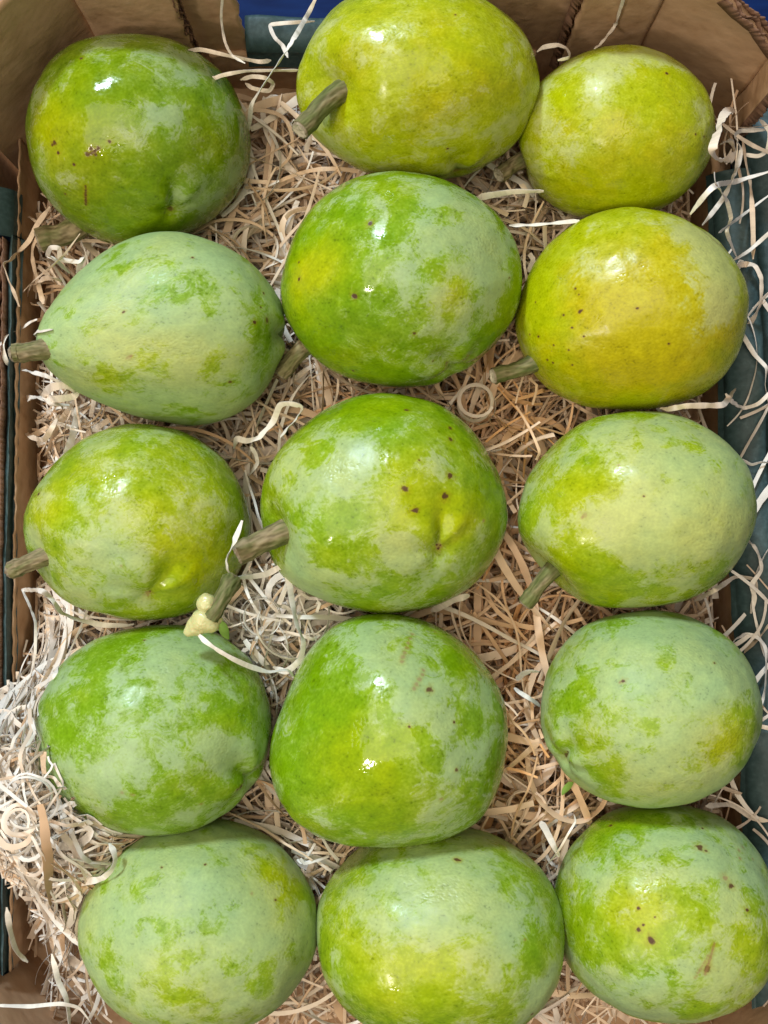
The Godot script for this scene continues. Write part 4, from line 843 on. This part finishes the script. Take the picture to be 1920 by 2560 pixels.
func cut_mesh(n: Vector3, r: float, seed_: int) -> ArrayMesh:
	# the pale, slightly hollow cut across a stem, with its rim of bark
	var rng := noise(seed_, 1.0, 3)
	var side := n.cross(Vector3.UP if absf(n.y) < 0.9 else Vector3.RIGHT).normalized()
	var over := n.cross(side)
	var v := PackedVector3Array()
	var c := PackedColorArray()
	for s in 9:
		var q := s / 8.0
		for a in 32:
			var ph := TAU * a / 32
			var e := rng.get_noise_3d(cos(ph) * 3.0 * q, sin(ph) * 3.0 * q, 1.0)
			var lift := 0.0006 * e + 0.0007 * smoothstep(0.5, 0.9, q) - (0.0012 if s == 8 else 0.0)
			v.append((side * cos(ph) + over * sin(ph)) * r * q * (1.0 + 0.08 * rng.get_noise_2d(cos(ph) * 2.0, sin(ph) * 2.0)) + n * lift)
			c.append(Color(0.56, 0.50, 0.38).lerp(Color(0.20, 0.15, 0.09), clampf(smoothstep(0.72, 1.0, q) + 0.5 * e + 0.35 * float(q < 0.2), 0.0, 1.0)))
	return ring_mesh(v, c, 32, 8)


func sepal_mesh() -> ArrayMesh:
	var st := SurfaceTool.new()
	st.begin(Mesh.PRIMITIVE_TRIANGLES)
	for k in 9:
		var t := k / 8.0
		for e in 3:
			st.set_color(Color(0.20, 0.34, 0.06))
			st.add_vertex(Vector3(-0.001 - 0.003 * t + (e - 1) * 0.0016 * sin(PI * (0.2 + 0.75 * t)), 0.004 - 0.002 * t - 0.0006 * absf(e - 1), 0.0055 * t - 0.001))
	for k in 8:
		for e in 2:
			var i := k * 3 + e
			for q in [i, i + 1, i + 4, i, i + 4, i + 3]:
				st.add_index(q)
	st.generate_normals()
	return st.commit()


func build_broken_stem() -> void:
	var at := Vector3(-0.0565, 0.0920, 0.0348)
	var t := thing("broken_stem", "loose broken stem with torn pale yellow flesh, between spotted and puckered fruits", "stem", at)
	part("twig", twig_mesh([Vector3(-0.0501, 0.0880, 0.0251) - at, Vector3(-0.0510, 0.0930, 0.0278) - at, Vector3(-0.0531, 0.0960, 0.0321) - at, Vector3(-0.0560, 0.0960, 0.0371) - at], [0.0037, 0.0029, 0.0027, 0.0031], 5, 0.55), bark, t)
	part("cut_end", cut_mesh((Vector3(-0.0501, 0.0880, 0.0251) - Vector3(-0.0510, 0.0930, 0.0278)).normalized(), 0.0036, 8), bark, t).position = Vector3(-0.0501, 0.0880, 0.0251) - at
	var pulp := StandardMaterial3D.new()
	pulp.albedo_color = Color(0.58, 0.54, 0.24).linear_to_srgb()
	pulp.roughness = 0.3
	pulp.subsurf_scatter_enabled = true
	pulp.subsurf_scatter_strength = 0.2
	part("torn_flesh", lump_mesh([[Vector3(-0.0584, 0.0950, 0.0378) - at, 0.0042], [Vector3(-0.0614, 0.0940, 0.0401) - at, 0.0030], [Vector3(-0.0639, 0.0940, 0.0420) - at, 0.0016], [Vector3(-0.0556, 0.0950, 0.0388) - at, 0.0030], [Vector3(-0.0535, 0.0940, 0.0379) - at, 0.0018]], 3), pulp, t)
	part("torn_flesh", lump_mesh([[Vector3(-0.0573, 0.0960, 0.0320) - at, 0.0034], [Vector3(-0.0578, 0.0950, 0.0344) - at, 0.0022]], 4), pulp, t)
	var sep := part("sepal", sepal_mesh(), bark, t)
	sep.position = Vector3(-0.0514, 0.0920, 0.0372) - at
	sep.rotation = Vector3(0.3, 0.9, 0.2)
	sep.scale = Vector3.ONE * 1.2


func lump_mesh(balls: Array, seed_: int) -> ArrayMesh:
	# a soft ragged lump around a chain of balls: rays from its middle find the joined surface
	var rng := noise(seed_, 120.0, 2)
	var mid := Vector3.ZERO
	for b in balls:
		mid += b[0] / balls.size()
	var v := PackedVector3Array()
	for j in 41:
		var th := PI * j / 40.0
		for i in 48:
			var ph := TAU * i / 48.0
			var d := Vector3(sin(th) * cos(ph), cos(th), sin(th) * sin(ph))
			var r := 0.014
			while r > 0.0008:
				var p := mid + d * r
				var s := 0.0
				for b in balls:
					s += exp(-5.0 * (p.distance_to(b[0]) / b[1] - 1.0))
				if s > 1.0:
					break
				r -= 0.00004
			v.append(mid + d * r * (1.0 + 0.07 * rng.get_noise_3dv(d * 0.015)))
	return ring_mesh(v, PackedColorArray(), 48, 40)


# ------------------------------------------------------------------ wood wool

func wool_height(p: Vector2) -> float:
	# how high the bed is heaped at (x, z)
	var edge := minf(minf(p.x + 0.142, 0.137 + 0.045 * p.y - p.x), minf(0.222 - p.y, (p.y + 0.178) * 2.2))
	var h := 0.044 * lerpf(0.30, 1.0, smoothstep(0.004, 0.034, edge))
	for c in [[Vector3(-0.1239, 0.0700, 0.1111), 0.038, 0.056], [Vector3(-0.1326, 0.0700, 0.0862), 0.024, 0.040], [Vector3(-0.0373, 0.0700, 0.0377), 0.024, 0.026], [Vector3(-0.1171, 0.0700, -0.0383), 0.02, 0.016], [Vector3(0.0555, 0.0600, -0.1167), 0.02, 0.018], [Vector3(0.0580, 0.0600, 0.0914), 0.022, 0.024], [Vector3(0.0529, 0.0500, -0.0373), 0.020, 0.020], [Vector3(-0.0192, 0.0600, 0.1237), 0.02, 0.014], [Vector3(0.1310, 0.0700, 0.0310), 0.014, 0.02], [Vector3(-0.1277, 0.0600, -0.0956), 0.02, 0.014]]:
		var q: Vector3 = c[0]
		h += c[2] * exp(-p.distance_squared_to(Vector2(q.x, q.z)) / (c[1] * c[1]))
	return h


func clear_of_fruit(p: Vector3, gap: float) -> Vector3:
	for f in fruit_data:
		var q: Vector3 = p - f.at
		if absf(q.x) > 0.052 or absf(q.z) > 0.052 or absf(q.y) > 0.052:
			continue
		q /= (f.size as Vector3) + Vector3.ONE * gap
		if f.taper > 0.0:
			var s: Vector3 = f.axis
			var t := q.dot(s)
			var w: float = 1.0 - f.taper * smoothstep(-0.35, 1.0, t)
			q = s * t + (q - s * t) / w
			var l := q.length()
			if l < 1.0 and l > 0.01:
				q /= l
				var t2 := q.dot(s)
				q = s * t2 + (q - s * t2) * (1.0 - f.taper * smoothstep(-0.35, 1.0, t2))
				p = f.at + q * ((f.size as Vector3) + Vector3.ONE * gap)
			continue
		var l2 := q.length()
		if l2 < 1.0 and l2 > 0.01:
			p = f.at + q / l2 * ((f.size as Vector3) + Vector3.ONE * gap)
	return p


func ribbon(v: PackedVector3Array, n: PackedVector3Array, ix: PackedInt32Array, c: PackedColorArray, path: PackedVector3Array, widths: PackedFloat32Array, faces: PackedVector3Array, tint: Color, thick: float, grain: FastNoiseLite) -> void:
	# a shaving: a strip with two faces and two edges along path, faces giving the way its flat side looks
	var first := v.size()
	for k in path.size():
		var u := (path[mini(k + 1, path.size() - 1)] - path[maxi(k - 1, 0)]).normalized()
		var up := faces[k]
		up = (up - u * up.dot(u)).normalized()
		var side := u.cross(up)
		var w := widths[k] * 0.5
		var g := 1.0 + 0.16 * grain.get_noise_3dv(path[k] * 900.0)
		var col := Color(tint.r * g, tint.g * g, tint.b * g)
		for e in 4:
			var across := w if e == 1 or e == 2 else -w
			var lift := thick * (0.5 if e < 2 else -0.5)
			v.append(path[k] + side * across + up * lift)
			n.append((up * (1.0 if e < 2 else -1.0) + side * (0.12 if across > 0.0 else -0.12)).normalized())
			c.append(col)
	for k in path.size() - 1:
		var b := first + k * 4
		for e in 4:
			var e2 := (e + 1) % 4
			for q in [b + e, b + 4 + e2, b + e2, b + e, b + 4 + e, b + 4 + e2]:
				ix.append(q)
	var z := first + (path.size() - 1) * 4
	for q in [first, first + 1, first + 2, first, first + 2, first + 3, z, z + 2, z + 1, z, z + 3, z + 2]:
		ix.append(q)


func shaving_tint(r: float, deep_shade: float, rng: RandomNumberGenerator) -> Color:
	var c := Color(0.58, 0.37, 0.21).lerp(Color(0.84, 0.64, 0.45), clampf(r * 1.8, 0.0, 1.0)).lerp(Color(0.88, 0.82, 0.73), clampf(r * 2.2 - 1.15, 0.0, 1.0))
	c = c.lerp(Color(0.42, 0.23, 0.10), deep_shade * 0.65)  # shade and bounced light low in the bed, put into the tint
	var g := rng.randf_range(0.86, 1.06)
	return Color(c.r * g, c.g * g, c.b * g)


func build_wool() -> void:
	var rng := RandomNumberGenerator.new()
	rng.seed = 20240
	var bend := noise(900, 14.0, 2)
	var grain := noise(901, 1.0, 2)
	var v := PackedVector3Array()
	var n := PackedVector3Array()
	var ix := PackedInt32Array()
	var c := PackedColorArray()
	# heaps of paler curls: middle, spread, share of the strands, how pale
	var heaps := [[Vector3(-0.1239, 0.0700, 0.1094), 0.024, 1350, 0.42], [Vector3(-0.0383, 0.0600, 0.0383), 0.013, 300, 0.55], [Vector3(-0.1184, 0.0600, -0.0396), 0.009, 90, 0.35], [Vector3(-0.0226, 0.0600, 0.1220), 0.009, 120, 0.3]]
	var warm_glow := [Vector3(0.0552, 0.0300, -0.0416), Vector3(0.0555, 0.0400, 0.0395), Vector3(0.0576, 0.0500, 0.0933)]  # spots of warm lamplight in the gaps, painted into the strand colour
	for s in 8200:
		var p := Vector3(rng.randf_range(-0.141, 0.140), 0, rng.randf_range(-0.176, 0.206))
		var pale := 0.0
		var rest := s
		if s >= 8150: # shavings lying over the side rim
			p = Vector3(rng.randf_range(0.126, 0.153), 0, rng.randf_range(-0.16, 0.18))
			p.x += 0.045 * p.z
			pale = 0.45
		for h in heaps:
			if rest < h[2]:
				p = Vector3(h[0].x + rng.randfn(0.0, h[1]), 0, h[0].z + rng.randfn(0.0, h[1]))
				pale = h[3]
				break
			rest -= h[2]
		if pale == 0.0 and Vector2(p.x + 0.13, p.z - 0.19).length() < 0.045 or Vector2(p.x - 0.145, p.z - 0.19).length() < 0.035:
			continue
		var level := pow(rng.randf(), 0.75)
		var heading := rng.randf() * TAU
		var turn := rng.randfn(0.0, 14.0)
		var curl := s < 8150 and rng.randf() < (0.09 if pale < 0.4 else 0.30)
		if curl:
			turn = rng.randf_range(60.0, 170.0) * (1.0 if rng.randf() < 0.5 else -1.0)
		var steps := rng.randi_range(18, 44)
		var step := rng.randf_range(0.0016, 0.0026)
		var w0 := rng.randf_range(0.0006, 0.0017)
		if rng.randf() < 0.20:
			w0 = rng.randf_range(0.0020, 0.0036)
		var roll := rng.randf_range(-0.7, 0.7)
		var twist := rng.randfn(0.0, 0.05)
		var rise := rng.randfn(0.0, 0.12)
		var path := PackedVector3Array()
		var faces := PackedVector3Array()
		var widths := PackedFloat32Array()
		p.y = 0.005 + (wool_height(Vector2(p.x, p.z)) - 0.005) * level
		var spilled := s >= 8150
		if spilled:
			p.y = rng.randf_range(0.040, 0.052)
		var wave := rng.randf() * TAU
		var gap := rng.randf_range(0.0002, 0.004)
		var inset := rng.randf_range(0.0, 0.016)
		var pressed := 0
		for k in steps:
			turn += rng.randfn(0.0, 6.5)
			heading += turn * step
			rise = lerpf(rise, rng.randfn(0.0, 0.35), 0.2)
			p += Vector3(cos(heading), rise * 0.6 + (0.5 * sin(wave + k * 0.7) if curl else 0.0), sin(heading)) * step
			var top := wool_height(Vector2(p.x, p.z)) + 0.004
			p.y = clampf(p.y, 0.002, top) if not spilled else clampf(p.y, 0.0445 if p.x > 0.135 + 0.045 * p.z else 0.034, 0.056)
			if path.size() > 6 and (p.z > 0.208 - inset or p.z < -0.175 + inset * 0.5 or p.y < 0.043 and (p.x < -0.141 + inset * 0.7 or p.x > 0.130 - inset * 0.7 + 0.045 * (p.z + 0.136))):
				break
			p.x = clampf(p.x, -0.1415 if p.y < 0.045 else -0.2, (0.1310 if p.y < 0.043 else 0.2) + 0.045 * (p.z + 0.136))
			p.z = clampf(p.z, -0.176, 0.209)
			if p.x < -0.136 and p.y > 0.04:
				p.y = maxf(p.y, 0.046)
			var free := clear_of_fruit(p, gap)
			pressed = pressed + 1 if free.distance_squared_to(p) > 1e-8 else 0
			p = free
			if pressed > 3 and path.size() > 5:
				break
			path.append(p)
			roll += twist + rng.randfn(0.0, 0.05)
			faces.append(Vector3(cos(heading + PI / 2) * sin(roll), cos(roll), sin(heading + PI / 2) * sin(roll)))
			widths.append(w0 * (0.55 + 0.45 * sin(PI * clampf((k + 1.5) / (steps + 2.0), 0.0, 1.0))) * (1.0 + 0.2 * bend.get_noise_1d(p.x + k * 0.02)))
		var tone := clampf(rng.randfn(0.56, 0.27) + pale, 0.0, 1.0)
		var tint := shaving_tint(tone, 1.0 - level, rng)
		for z in warm_glow:
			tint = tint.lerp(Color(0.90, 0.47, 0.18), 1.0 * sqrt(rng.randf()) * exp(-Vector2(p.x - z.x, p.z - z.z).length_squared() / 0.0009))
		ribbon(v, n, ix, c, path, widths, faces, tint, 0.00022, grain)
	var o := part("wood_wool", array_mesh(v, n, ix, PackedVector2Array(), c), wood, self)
	tag(o, "tangled bed of pale and tan wood wool between and under the fruit", "wood wool")
	o.set_meta("kind", "stuff")


func build_loose_shavings() -> void:
	var rng := RandomNumberGenerator.new()
	rng.seed = 77
	var grain := noise(902, 1.0, 2)
	for s in LOOSE_SHAVINGS.size():
		var d: Array = LOOSE_SHAVINGS[s]
		var pts: Array = d[3]
		var curve := Curve3D.new()
		curve.bake_interval = 0.0004
		for k in pts.size():
			var h := Vector3.ZERO
			if k > 0 and k < pts.size() - 1:
				h = ((pts[k + 1] as Vector3) - (pts[k - 1] as Vector3)) / rng.randf_range(6.5, 13.0)
			curve.add_point(pts[k], -h, h)
		var length := curve.get_baked_length()
		var steps := maxi(12, int(length / 0.0007))
		var base: Vector3 = pts[pts.size() - 1]
		var path := PackedVector3Array()
		var faces := PackedVector3Array()
		var widths := PackedFloat32Array()
		var roll := rng.randf_range(-0.5, 0.5)
		var flip := rng.randf() * TAU
		for k in steps + 1:
			var q := float(k) / steps
			var p := clear_of_fruit(curve.sample_baked(q * length, true), 0.0009)
			path.append(p - base)
			var a := roll + 1.0 * sin(flip + q * length * 85.0) + 0.5 * grain.get_noise_1d(q * length * 110.0 + s * 17.0)
			var u := (curve.sample_baked(minf(q * length + 0.001, length)) - curve.sample_baked(maxf(q * length - 0.001, 0.0))).normalized()
			var side := u.cross(Vector3.UP)
			faces.append((Vector3.UP * cos(a) + side * sin(a)).normalized())
			var tip := smoothstep(0.0, 0.12, q) * smoothstep(0.0, 0.08, 1.0 - q)
			widths.append(d[1] * 0.82 * (0.35 + 0.65 * tip) * (1.0 + 0.15 * grain.get_noise_1d(q * length * 70.0 + s * 31.0)))
		var v := PackedVector3Array()
		var n := PackedVector3Array()
		var ix := PackedInt32Array()
		var c := PackedColorArray()
		ribbon(v, n, ix, c, path, widths, faces, shaving_tint(d[2], 0.0, rng), 0.00028, grain)
		var o := part(numbered("wood_shaving"), array_mesh(v, n, ix, PackedVector2Array(), c), wood, self)
		o.position = base
		tag(o, d[0], "wood shaving", "loose wood shavings on top of the fruit and rims")
